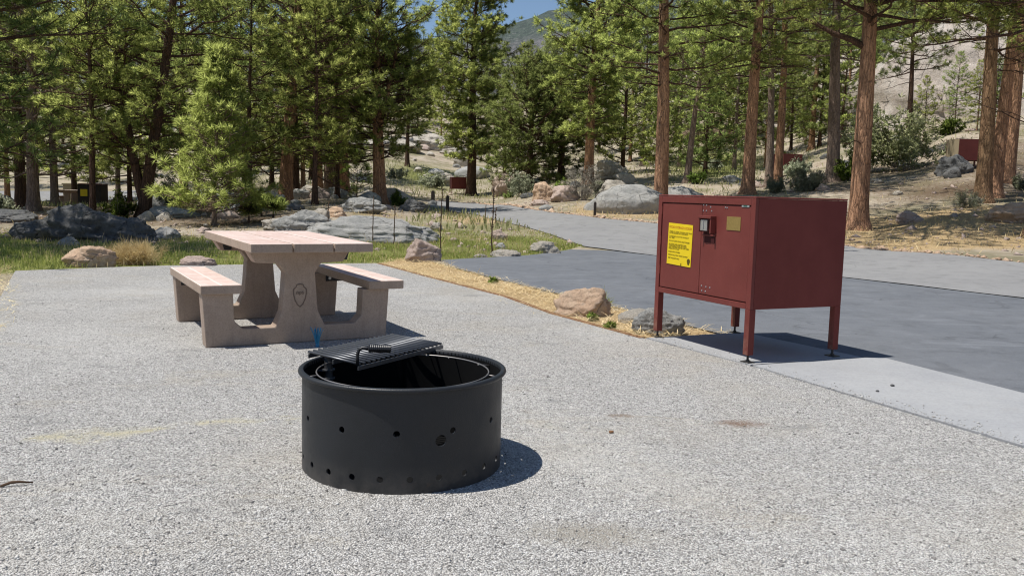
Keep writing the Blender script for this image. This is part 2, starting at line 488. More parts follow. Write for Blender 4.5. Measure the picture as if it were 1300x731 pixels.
def slab_top(name, bw, rh, sq):
    t = NT(name, .7, .35)
    co = t.coord()
    br = t.n('ShaderNodeTexBrick', offset=0.0, squash=1.0)
    br.inputs['Scale'].default_value = 1
    br.inputs['Mortar Size'].default_value = .012
    br.inputs['Mortar Smooth'].default_value = .6
    br.inputs['Brick Width'].default_value = bw
    br.inputs['Row Height'].default_value = rh
    br.inputs['Color1'].default_value = (.60, .42, .35, 1)
    br.inputs['Color2'].default_value = (.69, .52, .45, 1)
    br.inputs['Mortar'].default_value = (.83, .73, .67, 1)
    mp = t.n('ShaderNodeMapping'); mp.inputs['Location'].default_value = sq
    t.l(co, mp.inputs[0]); t.l(mp.outputs[0], br.inputs['Vector'])
    n1 = t.noise(t.coord('Object', (3, 1, 1)), 3.2, 6, .7); n2 = t.noise(co, 120, 3, .7)
    c = t.mix(t.ramp(n1, [(.33, 0.0), (.66, .75)]), br.outputs['Color'], (.78, .66, .59))
    c = t.mix(t.ramp(n2, [(.3, .3), (.55, 0.0)]), c, (.25, .15, .13))
    t.base(c); t.bump(n2, .25, .003)
    return t.mat
M['ttop'] = slab_top('table_top_concrete', .34, .62, (.5, .31, 0))
M['btop'] = slab_top('bench_top_concrete', .15, .29, (.15, .145, 0))

# painted / raw steel
t = NT('black_steel', .48, .42)
co = t.coord()
n = t.noise(co, 5, 6, .7); n2 = t.noise(co, 160, 2, .6)
c = t.ramp(n, [(.3, (.013, .0148, .0172)), (.7, (.021, .023, .026))])
sc = t.noise(t.coord('Object', (1, 1, 5)), 22, 3, .7)
c = t.mix(t.ramp(sc, [(.70, 0.0), (.78, .35)]), c, (.12, .12, .12))
sz = t.n('ShaderNodeSeparateXYZ'); t.l(co, sz.inputs[0])
dust = t.math('MULTIPLY', t.ramp(sz.outputs['Z'], [(0.0, .55), (.12, 0.0)]), t.ramp(t.noise(co, 9, 5, .7), [(.35, 0.0), (.7, 1.0)]))
c = t.mix(dust, c, (.13, .115, .10))
scr = t.noise(t.coord('Object', (2, 2, 14)), 6, 6, .8, 1.2)
c = t.mix(t.ramp(scr, [(.69, 0.0), (.73, .5)]), c, (.10, .10, .10))
rst = t.math('MULTIPLY', t.ramp(t.noise(co, 13, 6, .8), [(.6, 0.0), (.7, .8)]), t.ramp(t.math('ABSOLUTE', t.math('SUBTRACT', sz.outputs['Z'], .22)), [(.15, 0.0), (.23, .8)]))
c = t.mix(rst, c, (.085, .045, .025))
t.base(c); t.l(t.ramp(n, [(.3, .36), (.7, .62)]), t.b.inputs['Roughness']); t.bump(t.math('ADD', n2, t.math('MULTIPLY', t.noise(co, 3.5, 3), 2.0)), .2, .004)
M['steel'] = t.mat
t = NT('charred_steel', .9, .15)
t.base(t.ramp(t.noise(t.coord(), 7, 6, .7), [(.3, (.003, .003, .0035)), (.6, (.006, .006, .006)), (.8, (.014, .012, .011))]))
M['char'] = t.mat
M['grate'] = simple('grate_steel', (.13, .133, .14), .42, .5, .7, .3, 20)
M['grip'] = simple('grip_steel', (.03, .03, .032), .45, .5, .3, .3, 20)
M['wire'] = simple('worn_wire', (.28, .26, .25), .45, .5, .7, .3, 30)
M['galv'] = simple('galvanised_steel', (.45, .45, .46), .4, .5, .8, .2, 30)
t = NT('locker_paint', .45, .28)
co = t.coord()
n = t.noise(co, 2.2, 6, .65); n2 = t.noise(t.coord('Object', (4, 4, .6)), 6, 5, .7)
c = t.ramp(n, [(.3, (.150, .034, .028)), (.7, (.195, .047, .038))])
c = t.mix(t.ramp(n2, [(.58, 0.0), (.78, .3)]), c, (.26, .085, .07))
ch = t.noise(co, 38, 4, .8)
c = t.mix(t.ramp(ch, [(.755, 0.0), (.77, .8)]), c, (.36, .30, .28))
t.base(c); t.l(t.ramp(n2, [(.3, .36), (.7, .55)]), t.b.inputs['Roughness'])
szl = t.n('ShaderNodeSeparateXYZ'); t.l(co, szl.inputs[0])
dl = t.math('MULTIPLY', t.ramp(szl.outputs['Z'], [(.04, .7), (.3, 0.0)]), t.ramp(t.noise(co, 14, 5, .75), [(.4, 0.0), (.65, 1.0)]))
c = t.mix(dl, c, (.28, .17, .12))
scr = t.noise(t.coord('Object', (3, 3, 16)), 5, 6, .8, 1.0)
c = t.mix(t.ramp(scr, [(.70, 0.0), (.74, .35)]), c, (.36, .16, .13))
t.base(c)
t.bump(t.math('ADD', t.math('MULTIPLY', t.noise(co, 220, 2, .5), .3), t.math('MULTIPLY', t.noise(co, 2.3, 2), 6.0)), .12, .004)
M['red'] = t.mat
t = NT('locker_side_paint', .6, .15)
co = t.coord()
n = t.noise(co, 3.2, 6, .65); n2 = t.noise(t.coord('Object', (5, 5, .5)), 5, 5, .7)
c = t.ramp(n, [(.3, (.160, .038, .031)), (.7, (.20, .050, .041))])
c = t.mix(t.ramp(n2, [(.6, 0.0), (.8, .25)]), c, (.2, .07, .06))
t.base(c); t.bump(t.noise(co, 220, 2, .5), .06, .002)
M['redside'] = t.mat
M['yellow'] = simple('yellow_sign', (.82, .60, .012), .5, .4, var=.06, scale=8)
M['ink'] = simple('sign_ink', (.10, .075, .012), .6, .2)
M['ink_red'] = simple('sign_red_ink', (.45, .09, .02), .6, .2)
M['brass'] = simple('brass_plate', (.42, .30, .10), .45, .5, .6, .3, 60)
M['silver'] = simple('latch_steel', (.62, .62, .62), .3, .5, .8, .2, 40)
M['tagplate'] = simple('tag_plate', (.30, .33, .32), .5, .4)
M['taggreen'] = simple('tag_green', (.03, .10, .08), .5, .4)
M['tan_paint_and_sunlit'] = simple('tan_paint_and_sunlit', (.36, .29, .19), .6, .3)
M['rust_wood'] = simple('timber_edging', (.22, .125, .07), .95, .05, var=.45, scale=9)
M['post'] = simple('dark_post', (.055, .045, .04), .8, .2, var=.3)
M['stalk'] = simple('dead_stalk', (.115, .075, .05), .9, .1, var=.3)
M['blue'] = simple('blue_whisker', (.02, .19, .36), .45, .4, var=.3, scale=40)
M['shrub_grey'] = needle_mat('grey_shrub', (.28, .25, .21), (.50, .46, .39), .2)
M['sage'] = needle_mat('sage_leaves', (.30, .34, .20), (.60, .62, .44), .4)
M['willow'] = needle_mat('willow_leaves', (.36, .42, .18), (.72, .75, .42), .5)
M['greenbush'] = needle_mat('green_bush', (.09, .14, .03), (.32, .42, .09), .42)
M['grass'] = needle_mat('green_grass', (.172, .218, .040), (.506, .517, .161), .4, False)
M['drygrass'] = needle_mat('dry_grass', (.483, .368, .172), (.782, .632, .345), .25, False)
M['straw'] = needle_mat('straw_fibre', (.575, .425, .196), (.920, .759, .460), .2, False)
M['meadow'] = needle_mat('meadow_grass_blades', (.196, .230, .092), (.483, .483, .230), .35, False)
M['duff'] = needle_mat('dead_needles', (.10, .06, .035), (.26, .16, .09), .1, False)

# ground: zones painted per vertex, broken up by noise
t = NT('ground', .95, .1)
co = t.world()
at_ = t.n('ShaderNodeVertexColor', layer_name='zone')
sp = t.n('ShaderNodeSeparateColor'); t.l(at_.outputs['Color'], sp.inputs[0])
n1 = t.noise(co, .8, 6, .7); n2 = t.noise(co, 6, 6, .75); n3 = t.noise(co, 45, 4, .7)
soil = t.ramp(n1, [(.3, (.347, .274, .202)), (.5, (.437, .370, .286)), (.7, (.526, .465, .375))])
soil = t.mix(t.ramp(n2, [(.5, 0.0), (.7, .6)]), soil, (.224, .168, .118))
soil = t.mix(t.ramp(n3, [(.55, 0.0), (.72, .5)]), soil, (.560, .493, .381))
n4 = t.noise(co, .33, 5, .75)
soil = t.mix(t.ramp(n4, [(.42, .75), (.55, 0.0)]), soil, (.190, .174, .095))
n5 = t.noise(co, 1.7, 5, .8, .5)
soil = t.mix(t.ramp(n5, [(.60, 0.0), (.68, .65)]), soil, (.146, .106, .078))
def zmask(ch, lo, hi):
    f = t.math('ADD', sp.outputs[ch], t.math('MULTIPLY', t.math('SUBTRACT', n2, .5), .9))
    return t.ramp(f, [(lo, 0.0), (hi, 1.0)])
gcol = t.ramp(n2, [(.3, (.112, .134, .034)), (.55, (.213, .224, .067)), (.75, (.370, .325, .146))])
c = t.mix(zmask(0, .3, .7), soil, gcol)
scol = t.ramp(n3, [(.3, (.269, .174, .095)), (.5, (.470, .336, .179)), (.75, (.694, .560, .336))])
c = t.mix(zmask(1, .3, .65), c, scol)
dcol = t.ramp(n2, [(.3, (.095, .065, .045)), (.6, (.168, .118, .078)), (.8, (.269, .202, .134))])
c = t.mix(zmask(2, .3, .7), c, dcol)
t.base(c)
t.bump(t.math('ADD', n2, t.math('MULTIPLY', n3, .35)), .8, .07)
M['ground'] = t.mat

t = NT('mountain_slope', 1, 0)
co = t.world()
n1 = t.noise(co, .006, 6, .65); n2 = t.noise(co, .09, 5, .8); n3 = t.noise(t.world((1, 1, .25)), .16, 3, .8)
sz = t.n('ShaderNodeSeparateXYZ'); t.l(co, sz.inputs[0])
hz = t.math('ADD', t.math('DIVIDE', sz.outputs['Z'], 330.0), t.math('MULTIPLY', t.math('SUBTRACT', n1, .5), .35))
c = t.ramp(hz, [(.45, (.30, .27, .25)), (.62, (.22, .20, .19)), (.72, (.10, .125, .085)), (.95, (.085, .11, .08))])
c = t.mix(t.ramp(n2, [(.40, .75), (.58, 0.0)]), c, (.05, .06, .045))
c = t.mix(t.ramp(n3, [(.55, 0.0), (.7, .5)]), c, (.36, .33, .31))
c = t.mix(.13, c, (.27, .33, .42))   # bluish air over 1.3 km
t.base(c); t.bump(n2, 1, 9)
M['mountain'] = t.mat

# ------------------------------------------------------------------ ground sheet
def poly_dist_inside(x, y, poly):
    """even-odd inside test, vectorised"""
    ins = np.zeros(x.shape, bool)
    n = len(poly)
    for i in range(n):
        x0, y0 = poly[i]; x1, y1 = poly[(i + 1) % n]
        if y0 == y1: continue
        cnd = ((y0 > y) != (y1 > y)) & (x < (x1 - x0) * (y - y0) / (y1 - y0) + x0)
        ins ^= cnd
    return ins

PAD = [(-6.65, 11.53), (-5.75, 12.36), (-5.12, 12.86), (-4.25, 13.29), (-3.2, 13.85), (-2.22, 14.2), (-1.23, 12.22), (-.09, 10.07), (.41, 8.71),
       (1.16, 7.32), (1.75, 6.25), (2.6, 4.26), (4.45, 0.0), (6.7, -5), (-4.3, -5), (-4.3, 6.7), (-5.32, 8.94)]
ASPH_EDGE = [(-1.45, 14.98), (-.35, 12.45), (.49, 10.68), (1.22, 9.2), (1.87, 7.75), (2.12, 7.74)]
STRAW = [(-2.22, 14.2), (-1.23, 12.22), (-.09, 10.07), (.41, 8.71), (1.16, 7.32), (2.12, 7.76), (1.87, 7.75), (1.22, 9.2), (.49, 10.68), (-.35, 12.45), (-1.45, 14.98), (-2.0, 15.1)]
JL, JR = (1.92, 19.43), (6.76, 11.37)
JFAR = (13.5, .14)
PARK = ASPH_EDGE + [(2.74, 6.68), (2.93, 6.65), (3.34, 5.52), (5.35, 0.0), (7.5, -5), (13.5, -5), JFAR, JR, (4.34, 15.4), JL, (1.51, 19.82),
                    (1.2, 18.9), (.72, 17.75), (.30, 17.0), (-.02, 16.62), (-.8, 15.8)]
road_near = [pix(*p) for p in ((545, 264), (573, 269), (605, 273), (632, 281), (664, 288), (700, 299), (728, 309), (742, 314))]
road_near = [(p.x, p.y) for p in road_near] + [JL, (4.34, 15.4), JR, (10.1, 5.8), JFAR]
road_far = [pix(*p) for p in ((545, 256), (596, 258), (654, 262.5), (703, 270.7), (760, 277.7), (838, 285), (950, 299), (1090, 316), (1250, 330), (1300, 335))]
road_far = [(p.x, p.y) for p in road_far] + [(13.5, 11.5), (17, 5), (20, 0)]
ISLAND = [(-1.45, 14.98), (-.8, 15.8), (-.02, 16.62), (.30, 17.0), (.72, 17.75), (1.2, 18.9), (1.51, 19.82)] + [tuple(p) for p in reversed(road_near[:8])] + [(-3, 22), (-2.6, 15.2)]

naz1 = np.radians(np.concatenate([np.arange(-44, 44.01, .22), np.arange(46, 314, 4.0)]))
rad = np.concatenate([[.3], np.arange(2, 12, .5), np.arange(12, 46, .28), np.geomspace(46, 430, 90)])
A, R_ = np.meshgrid(naz1, rad)
GX = R_ * np.sin(A); GY = R_ * np.cos(A)
GZ = T(GX, GY)
na, nr = len(naz1), len(rad)
V = np.stack([GX, GY, GZ], -1).reshape(-1, 3)
idx = np.arange(na * nr).reshape(nr, na)
nx = np.roll(idx, -1, axis=1)
Q = np.stack([idx[:-1], nx[:-1], nx[1:], idx[1:]], -1).reshape(-1, 4)
gme = np_mesh('ground', V, Q)
fan = bmesh.new(); fan.from_mesh(gme); fan.verts.ensure_lookup_table()
fan.faces.new([fan.verts[i] for i in idx[0]])
bmesh.ops.recalc_face_normals(fan, faces=fan.faces)
fan.to_mesh(gme); fan.free()
if gme.polygons[0].normal.z < 0: gme.flip_normals()

def zones(x, y):
    x = np.asarray(x, float); y = np.asarray(y, float)
    c = 650 + F * x / np.maximum(y, .1)
    d = y
    w = .5 + .5 * wob(x, y, .55, 1)
    green = sstep(10.5, 12, d) * (1 - sstep(18.5, 21, d)) * (1 - sstep(560, 640, c))
    green = np.maximum(green, poly_dist_inside(x, y, ISLAND) * (.95 - .5 * sstep(20.5, 23, d)))
    green = np.maximum(green, .85 * np.exp(-((c - 900) / 70) ** 2 - ((d - 56) / 14) ** 2))
    green = np.maximum(green, .75 * np.exp(-((c - 540) / 70) ** 2 - ((d - 72) / 14) ** 2))
    green = np.maximum(green, .6 * np.exp(-((c - 60) / 120) ** 2 - ((d - 44) / 7) ** 2))
    green = np.maximum(green, .45 * w * sstep(36, 60, d) * (1 - sstep(110, 160, d)))
    straw = poly_dist_inside(x, y, STRAW) * 1.0
    bank = sstep(960, 1080, c) * sstep(17, 19.5, d) * (1 - sstep(24.5, 29, d))
    straw = np.maximum(straw, .9 * bank)
    straw = np.maximum(straw, .62 * np.exp(-((c - 600) / 70) ** 2 - ((d - 29) / 3) ** 2))
    straw = np.maximum(straw, .5 * np.exp(-((c - 470) / 60) ** 2 - ((d - 27.5) / 2) ** 2))
    straw = np.maximum(straw, .55 * sstep(690, 740, c) * (1 - sstep(880, 950, c)) * sstep(27, 30, d) * (1 - sstep(33, 38, d)))
    duff = sstep(21, 25, d) * (1 - sstep(55, 70, d)) * (1 - sstep(330, 440, c)) * (.45 + .35 * w)
    duff = np.maximum(duff, sstep(1000, 1060, c) * sstep(25.5, 29, d) * (1 - sstep(40, 50, d)) * (.25 + .5 * w))
    duff = np.maximum(duff, .85 * np.exp(-((c - 900) / 110) ** 2 - ((d - 78) / 10) ** 2))
    return green, straw, duff
g_, s_, d_ = zones(V[:, 0], V[:, 1])
ca = gme.color_attributes.new('zone', 'FLOAT_COLOR', 'POINT')
ca.data.foreach_set('color', np.stack([g_, s_, d_, np.ones_like(g_)], -1).astype(np.float32).ravel())
go = link('ground', gme, M['ground'], smooth=True)
tag(go, kind='structure')

def sheet(name, poly, z, mat, thick=.0):
    bm = bmesh.new()
    vs = [bm.verts.new((x, y, z)) for x, y in poly]
    f = bm.faces.new(vs)
    bmesh.ops.recalc_face_normals(bm, faces=[f])
    if f.normal.z < 0: f.normal_flip()
    if thick:
        r = bmesh.ops.extrude_face_region(bm, geom=[f])
        for v in r['geom']:
            if isinstance(v, bmesh.types.BMVert): v.co.z -= thick
        bmesh.ops.recalc_face_normals(bm, faces=bm.faces)
    bmesh.ops.triangulate(bm, faces=bm.faces)
    me = bpy.data.meshes.new(name); bm.to_mesh(me); bm.free()
    o = link(name, me, mat); tag(o, kind='structure')
    return o

sheet('gravel_pad', PAD, .014, M['gravel'])
sheet('parking_bay', PARK, .012, M['asphalt'])
SLAB1 = [(1.16, 7.32), (1.757, 6.235), (2.738, 6.668), (2.11, 7.76)]
SLAB2 = [(1.767, 6.215), (2.612, 4.26), (4.46, .0), (6.71, -5), (7.49, -5), (5.34, 0.0), (3.33, 5.515), (2.92, 6.64), (2.752, 6.645)]
sheet('concrete_slab', SLAB1, .024, M['concrete'], .1)
sheet('concrete_walk', SLAB2, .024, M['concrete'], .1)

def strip(name, near, far, mat, dz=.03, nu=160, nv=14, wav=0):
    def resample(p, n):
        p = np.array(p); s = np.r_[0, np.cumsum(np.linalg.norm(np.diff(p, axis=0), axis=1))]
        u = np.linspace(0, s[-1], n); return np.stack([np.interp(u, s, p[:, 0]), np.interp(u, s, p[:, 1])], -1)
    a, b = resample(near, nu), resample(far, nu)
    v = np.linspace(0, 1, nv)
    P = a[:, None] * (1 - v)[None, :, None] + b[:, None] * v[None, :, None]
    z = T(P[..., 0], P[..., 1]) + dz
    V = np.concatenate([P, z[..., None]], -1).reshape(-1, 3)
    i = np.arange(nu * nv).reshape(nu, nv)
    me = np_mesh(name, V, np.stack([i[:-1, :-1], i[:-1, 1:], i[1:, 1:], i[1:, :-1]], -1).reshape(-1, 4))
    if me.polygons[0].normal.z < 0: me.flip_normals()
    o = link(name, me, mat, smooth=True); tag(o, kind='structure'); return o
strip('road', road_near, road_far, M['road'], .022)
lr_near = [pix(*p) for p in ((-60, 256), (60, 256), (150, 254), (230, 252), (300, 250), (345, 247))]
lr_far = [pix(*p) for p in ((-60, 244), (60, 244), (150, 243), (230, 242.5), (300, 242), (345, 242))]
strip('far_road', [(p.x, p.y) for p in lr_near], [(p.x, p.y) for p in lr_far], M['road'], .06, 120, 10)

# distant mountain
nu, nv = 160, 40
us = np.linspace(-60, 60, nu); vs = np.linspace(0, 1, nv)
V = []
for v in vs:
    for u in us:
        c = 650 + F * math.tan(math.radians(u))
        crest = np.interp(c, [-1000, 0, 300, 450, 530, 590, 650, 700, 780, 900, 1000, 1300, 3000],
                          [6.5, 8.5, 8.9, 9.3, 9.6, 10.1, 10.8, 11.6, 12.6, 14.0, 13.2, 11, 8])
        r = 820 + 620 * v
        hmax = math.tan(math.radians(crest)) * 1440
        h = 30 + (hmax - 30) * (v ** 1.15)
        x, y = r * math.sin(math.radians(u)), r * math.cos(math.radians(u))
        h += 26 * v * (1 - v) * 2 * mnoise.fractal(Vector((x * .006, y * .006, 3)), 1, 2, 5) + (3.5 * mnoise.noise(Vector((x * .05, y * .05, 0))) + 4 * mnoise.noise(Vector((x * .012, 1, 0)))) * v
        V.append((x, y, h))
for u in us:   # back slope
    V.append((1900 * math.sin(math.radians(u)), 1900 * math.cos(math.radians(u)), 0))
i = np.arange(nu * (nv + 1)).reshape(nv + 1, nu)
me = np_mesh('mountain', np.array(V), np.stack([i[:-1, :-1], i[:-1, 1:], i[1:, 1:], i[1:, :-1]], -1).reshape(-1, 4))
if me.polygons[0].normal.z < 0: me.flip_normals()
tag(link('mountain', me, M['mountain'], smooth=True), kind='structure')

# ------------------------------------------------------------------ boulders
def rock_mesh(name, sx, sy, sz, seed, nplanes=14, sharp=.9, rough=.05, sub=4, flat_top=False):
    rng = np.random.default_rng(seed)
    bm = bmesh.new()
    bmesh.ops.create_icosphere(bm, subdivisions=sub, radius=1)
    n = rng.normal(size=(nplanes, 3)); n /= np.linalg.norm(n, axis=1, keepdims=True)
    dd = rng.uniform(.62, .95, nplanes)
    off = Vector(rng.uniform(-50, 50, 3))
    for v in bm.verts:
        p = np.array(v.co); p /= np.linalg.norm(p)
        k = n @ p
        with np.errstate(divide='ignore'):
            rr = np.where(k > .05, dd / np.maximum(k, .05), 9)
        r = min(1.0, rr.min())
        r = sharp * r + (1 - sharp) * .85
        q = Vector(p * r)
        r2 = rough * 1.3 * (mnoise.fractal(q * 2.4 + off, .8, 2.1, 6)) + rough * .7 * mnoise.noise(q * 10 + off)
        rg = 1 - abs(mnoise.noise(q * 2.7 - off)) / .07
        if rg > 0: r2 -= rough * .9 * rg
        st_ = mnoise.noise(Vector((q.x * 1.5, q.y * 1.5, q.z * 5)) + off * 2)
        r2 += rough * .55 * max(-1, min(1, st_ * 6))
        q = q * (1 + r2)
        v.co = (q.x * sx, q.y * sy, q.z * sz)
    me = bpy.data.meshes.new(name); bm.to_mesh(me); bm.free()
    me.polygons.foreach_set('use_smooth', [True] * len(me.polygons))
    return me

def boulder(label, px, d, wpx, hpx, mat, seed, depth=.8, sink=.35, rz=None, name='boulder', cat='boulder', group=None, sharp=1.0, rough=.07, planes=11, py=None, sub=5):
    if py is not None:
        p = pix(px, py)
        d = p.y
    else:
        p = at(px, d)
    sx = wpx * d / F / 2 * 1.12
    H = hpx * d / F
    sz = H / (1 - sink) / .9 * .62 if sink > .3 else H * .62
    sz = H / (1.75 - 2 * sink) * 1.0
    me = rock_mesh(name, sx, sx * depth, sz, seed, planes, sharp, rough, sub)
    o = link(name, me, M[mat])
    o.location = (p.x, p.y + sx * depth * .45, p.z + sz * (.85 - 2 * sink) * .95)
    o.rotation_euler = (0, 0, rz if rz is not None else random.uniform(-.3, .3))
    tag(o, label, cat, group)
    return o

boulder('tan weathered boulder at the far gravel edge beside the dry grass clump', 108, 0, 66, 25, 'rock_tan', 3, .6, .3, .15, py=339)
boulder('low flat pinkish boulder at the gravel edge behind the left bench', 247, 0, 46, 12, 'rock_pink', 5, .6, .3, .1, py=338)
boulder('pointed triangular pink boulder at the corner of the asphalt and the straw strip', 536, 0, 43, 31, 'rock_pink', 8, .7, .25, .3, py=333, planes=9, sharp=1.0)
boulder('pale flat stone on the island edge under the dead stalk', 642, 0, 34, 9, 'rock_pale', 9, .6, .3, .1, py=326)
boulder('angular pale stone at the grassy island tip', 691, 0, 36, 15, 'rock_pale', 10, .6, .3, -.2, py=322)
boulder('rounded pinkish stone in the island grass behind the seed stalk', 634, 0, 20, 13, 'rock_pink', 11, .8, .3, py=305)
boulder('small grey stone in the island grass', 637, 0, 15, 8, 'rock_grey', 12, .8, .3, py=317)
boulder('thin pale stone lying on the asphalt edge left of the flat stone', 611, 0, 18, 4, 'rock_pale', 13, .6, .3, py=327)
boulder('big orange tan boulder on the straw strip beside the parking asphalt', 745, 0, 76, 33, 'rock_tan', 21, .62, .28, .35, py=401, planes=12, sharp=1.0)
boulder('smooth pale sandy boulder behind the grey block on the straw strip', 812, 0, 56, 20, 'rock_pale', 22, .7, .3, .1, py=411, rough=.02, sharp=.5)
boulder('blocky grey split boulder behind the left locker leg', 836, 0, 62, 33, 'rock_grey', 29, .55, .22, .1, py=426, planes=8, sharp=1.0)
boulder('small pale stone behind the big orange tan boulder', 731, 0, 14, 10, 'rock_pale', 24, .8, .3, py=381)
boulder('huge dark lichen covered boulder in shade left of the small pine', 105, 0, 118, 44, 'rock_dark', 31, .6, .28, .0, py=307, rough=.13, planes=10)
boulder('dark angular boulder at the left end of the huge dark boulder', 46, 0, 60, 27, 'rock_dark', 34, .7, .28, .2, py=305, rough=.1, planes=9)
boulder('bluish grey shaded boulder against the right end of the huge dark boulder', 166, 0, 62, 27, 'rock_dark', 32, .7, .3, .1, py=309, rough=.1, planes=9)
boulder('grey broken rock right of the bluish boulder under the leaning pine', 208, 0, 34, 15, 'rock_grey', 36, .7, .3, .1, py=305, planes=8)
boulder('small grey stone before the huge dark boulder in the grass', 84, 0, 26, 10, 'rock_grey', 37, .7, .3, .1, py=311, planes=8)
boulder('low dark rock behind the huge dark boulder at the left edge', 8, 24, 60, 16, 'rock_dark', 33, .7, .3)
boulder('long low grey granite slab beyond the picnic table', 462, 0, 172, 30, 'rock_grey', 41, .42, .30, .0, py=307, rough=.06, sharp=.7)
boulder('second low granite slab joined to the right of the long slab', 522, 0, 70, 18, 'rock_grey', 48, .5, .30, .2, py=303, rough=.07)
boulder('broken stone ledge on the left of the long slab above the table end', 362, 0, 58, 17, 'rock_pale', 49, .5, .3, .0, py=292, rough=.1, planes=8)
boulder('cracked grey granite rock at the left shoulder of the long slab', 385, 0, 74, 26, 'rock_grey', 42, .5, .28, .0, py=297, rough=.09)
boulder('pale blocky stone on the left shoulder of the long slab', 404, 24.5, 26, 14, 'rock_pale', 43, .7, .25)
boulder('yellowish stone on top of the long slab', 426, 25.2, 28, 12, 'rock_tan', 44, .7, .25)
boulder('white angular stone at the right end of the long slab', 553, 0, 17, 10, 'rock_pale', 45, .7, .25, py=293)
boulder('domed grey boulder left of the forked pine', 456, 0, 56, 18, 'rock_grey', 46, .7, .28, .1, py=270)
boulder('dark boulder at the foot of the forked pine beside the road posts', 523, 0, 34, 15, 'rock_dark', 47, .7, .28, py=269)
shade = [(345, 30, 38, 20, 'rock_grey', 'rounded shaded boulder under the small pine in front of the red trunk'),
         (334, 28.5, 20, 9, 'rock_pale', 'white stone lying below the red pine trunk on its left'),
         (380, 35, 26, 13, 'rock_grey', 'grey boulder just right of the red pine trunk'),
         (398, 38, 34, 14, 'rock_pale', 'pale boulder between the red trunk and the three small trunks'),
         (425, 37, 30, 12, 'rock_grey', 'grey boulder below the three small trunks'),
         (318, 38, 24, 14, 'rock_pale', 'pale boulder behind the small bright pine'),
         (300, 30, 22, 9, 'rock_grey', 'low grey rock right of the small bright pine stem'),
         (372, 28, 24, 8, 'rock_dark', 'flat dark rock above the table end'),
         (215, 27, 60, 14, 'rock_grey', 'wide grey rock between the leaning pine and the small bright pine')]
for k, (px, d, w, h, mt, lb) in enumerate(shade):
    boulder(lb, px, d, w, h, mt, 60 + k, .75, .28)
boulder('tan split boulder with dark left face across the road', 690, 0, 30, 24, 'rock_tan', 81, .8, .22, .1, py=256)
boulder('pink tan boulder right of the split boulder across the road', 716, 0, 36, 23, 'rock_pink', 82, .8, .22, py=256)
boulder('flat low stone in front of the split boulder across the road', 684, 0, 26, 7, 'rock_pink', 83, .8, .28, py=261)
boulder('large smooth grey dome boulder beside the tall road pine', 803, 0, 92, 37, 'rock_grey', 84, .6, .26, .1, py=271, rough=.03, sharp=.5)
boulder('grey boulder right of the tall road pine in dappled shade', 866, 0, 66, 24, 'rock_grey', 85, .7, .26, py=262, sub=4)
boulder('pale tan boulder behind the grey dome boulder', 778, 37, 46, 23, 'rock_pale', 86, .7, .26)
boulder('tan rock under the dark pines behind the grey shrub', 772, 46, 52, 24, 'rock_pale', 87, .7, .24)
boulder('pink rocks on the bank under the dark pine mass', 652, 50, 56, 26, 'rock_pink', 88, .6, .28)
boulder('pale rock behind the far red locker', 560, 66, 36, 16, 'rock_pale', 89, .7, .28)
boulder('mottled brown stone on the straw bank right of the red pine', 1158, 0, 30, 15, 'rock_pink', 91, .7, .25, py=283)
boulder('grey brown slab boulder on the straw bank at the right edge', 1290, 0, 64, 24, 'rock_tan', 92, .6, .25, .3, py=282)
boulder('dark boulder in front of the hillside locker', 1216, 0, 44, 22, 'rock_dark', 93, .7, .25, py=221)
boulder('small white stone left of the dark hillside boulder', 1141, 30.8, 12, 5, 'rock_pale', 94, .8, .28)
boulder('pair sized white stone in front of the willow bush', 1113, 34.5, 18, 6, 'rock_pale', 95, .8, .28)
boulder('small stone on the bank near the grey shrub beside the locker top', 1045, 33, 16, 8, 'rock_pink', 96, .8, .28)
for k, (px, d, w, h) in enumerate(((500, 92, 60, 14), (545, 100, 80, 18), (460, 88, 44, 10), (585, 96, 50, 12))):
    boulder(['low pale ledge on the meadow slope behind the forked pine', 'wide pale ledge high on the meadow slope', 'pale rock under the far pines left of the meadow', 'pale rock right of the meadow behind the big dark trunk'][k], px, d, w, h, 'rock_pale', 100 + k, .8, .28)
rr_ = np.random.default_rng(77)
rk = [rock_mesh('rock', .5, .38, .3, 500 + q, (8, 11, 14)[q % 3], 1.0, .07, 3) for q in range(6)]
for q in range(6): rk[q].materials.append(M[('rock_grey', 'rock_pale', 'rock_grey', 'rock_dark', 'rock_pink', 'rock_pale')[q]])
for (n_, x0, x1, d0, d1, lb, gp_) in ((34, 280, 560, 25, 44, 'rough grey rock scattered on the shaded ground around the red trunked pine', 'rocks scattered under the left pines'),
                                 (16, 0, 270, 22, 40, 'rough rock scattered in the shade behind the huge dark boulder', 'rocks scattered behind the dark boulder'),
                                 (26, 640, 900, 31, 60, 'rough rock scattered on the bank across the road', 'rocks scattered across the road'),
                                 (22, 880, 1300, 27, 60, 'rough rock scattered on the right hillside', 'rocks scattered on the right hillside'),
                                 (22, 440, 640, 60, 110, 'pale rock scattered on the far meadow slope', 'rocks scattered on the far slope')):
    for q in range(n_):
        p = at(rr_.uniform(x0, x1), rr_.uniform(d0, d1))
        s_ = rr_.gamma(3, .28) * (.75 if d0 < 50 else 1.6)
        o = bpy.data.objects.new('rock', rk[int(rr_.integers(6))]); COL.objects.link(o)
        o.location = (p.x, p.y, p.z + .06 * s_); o.scale = (s_, s_, s_ * rr_.uniform(.7, 1.2)); o.rotation_euler = (0, 0, rr_.uniform(0, 6.28))
        tag(o, lb, 'rock', gp_)
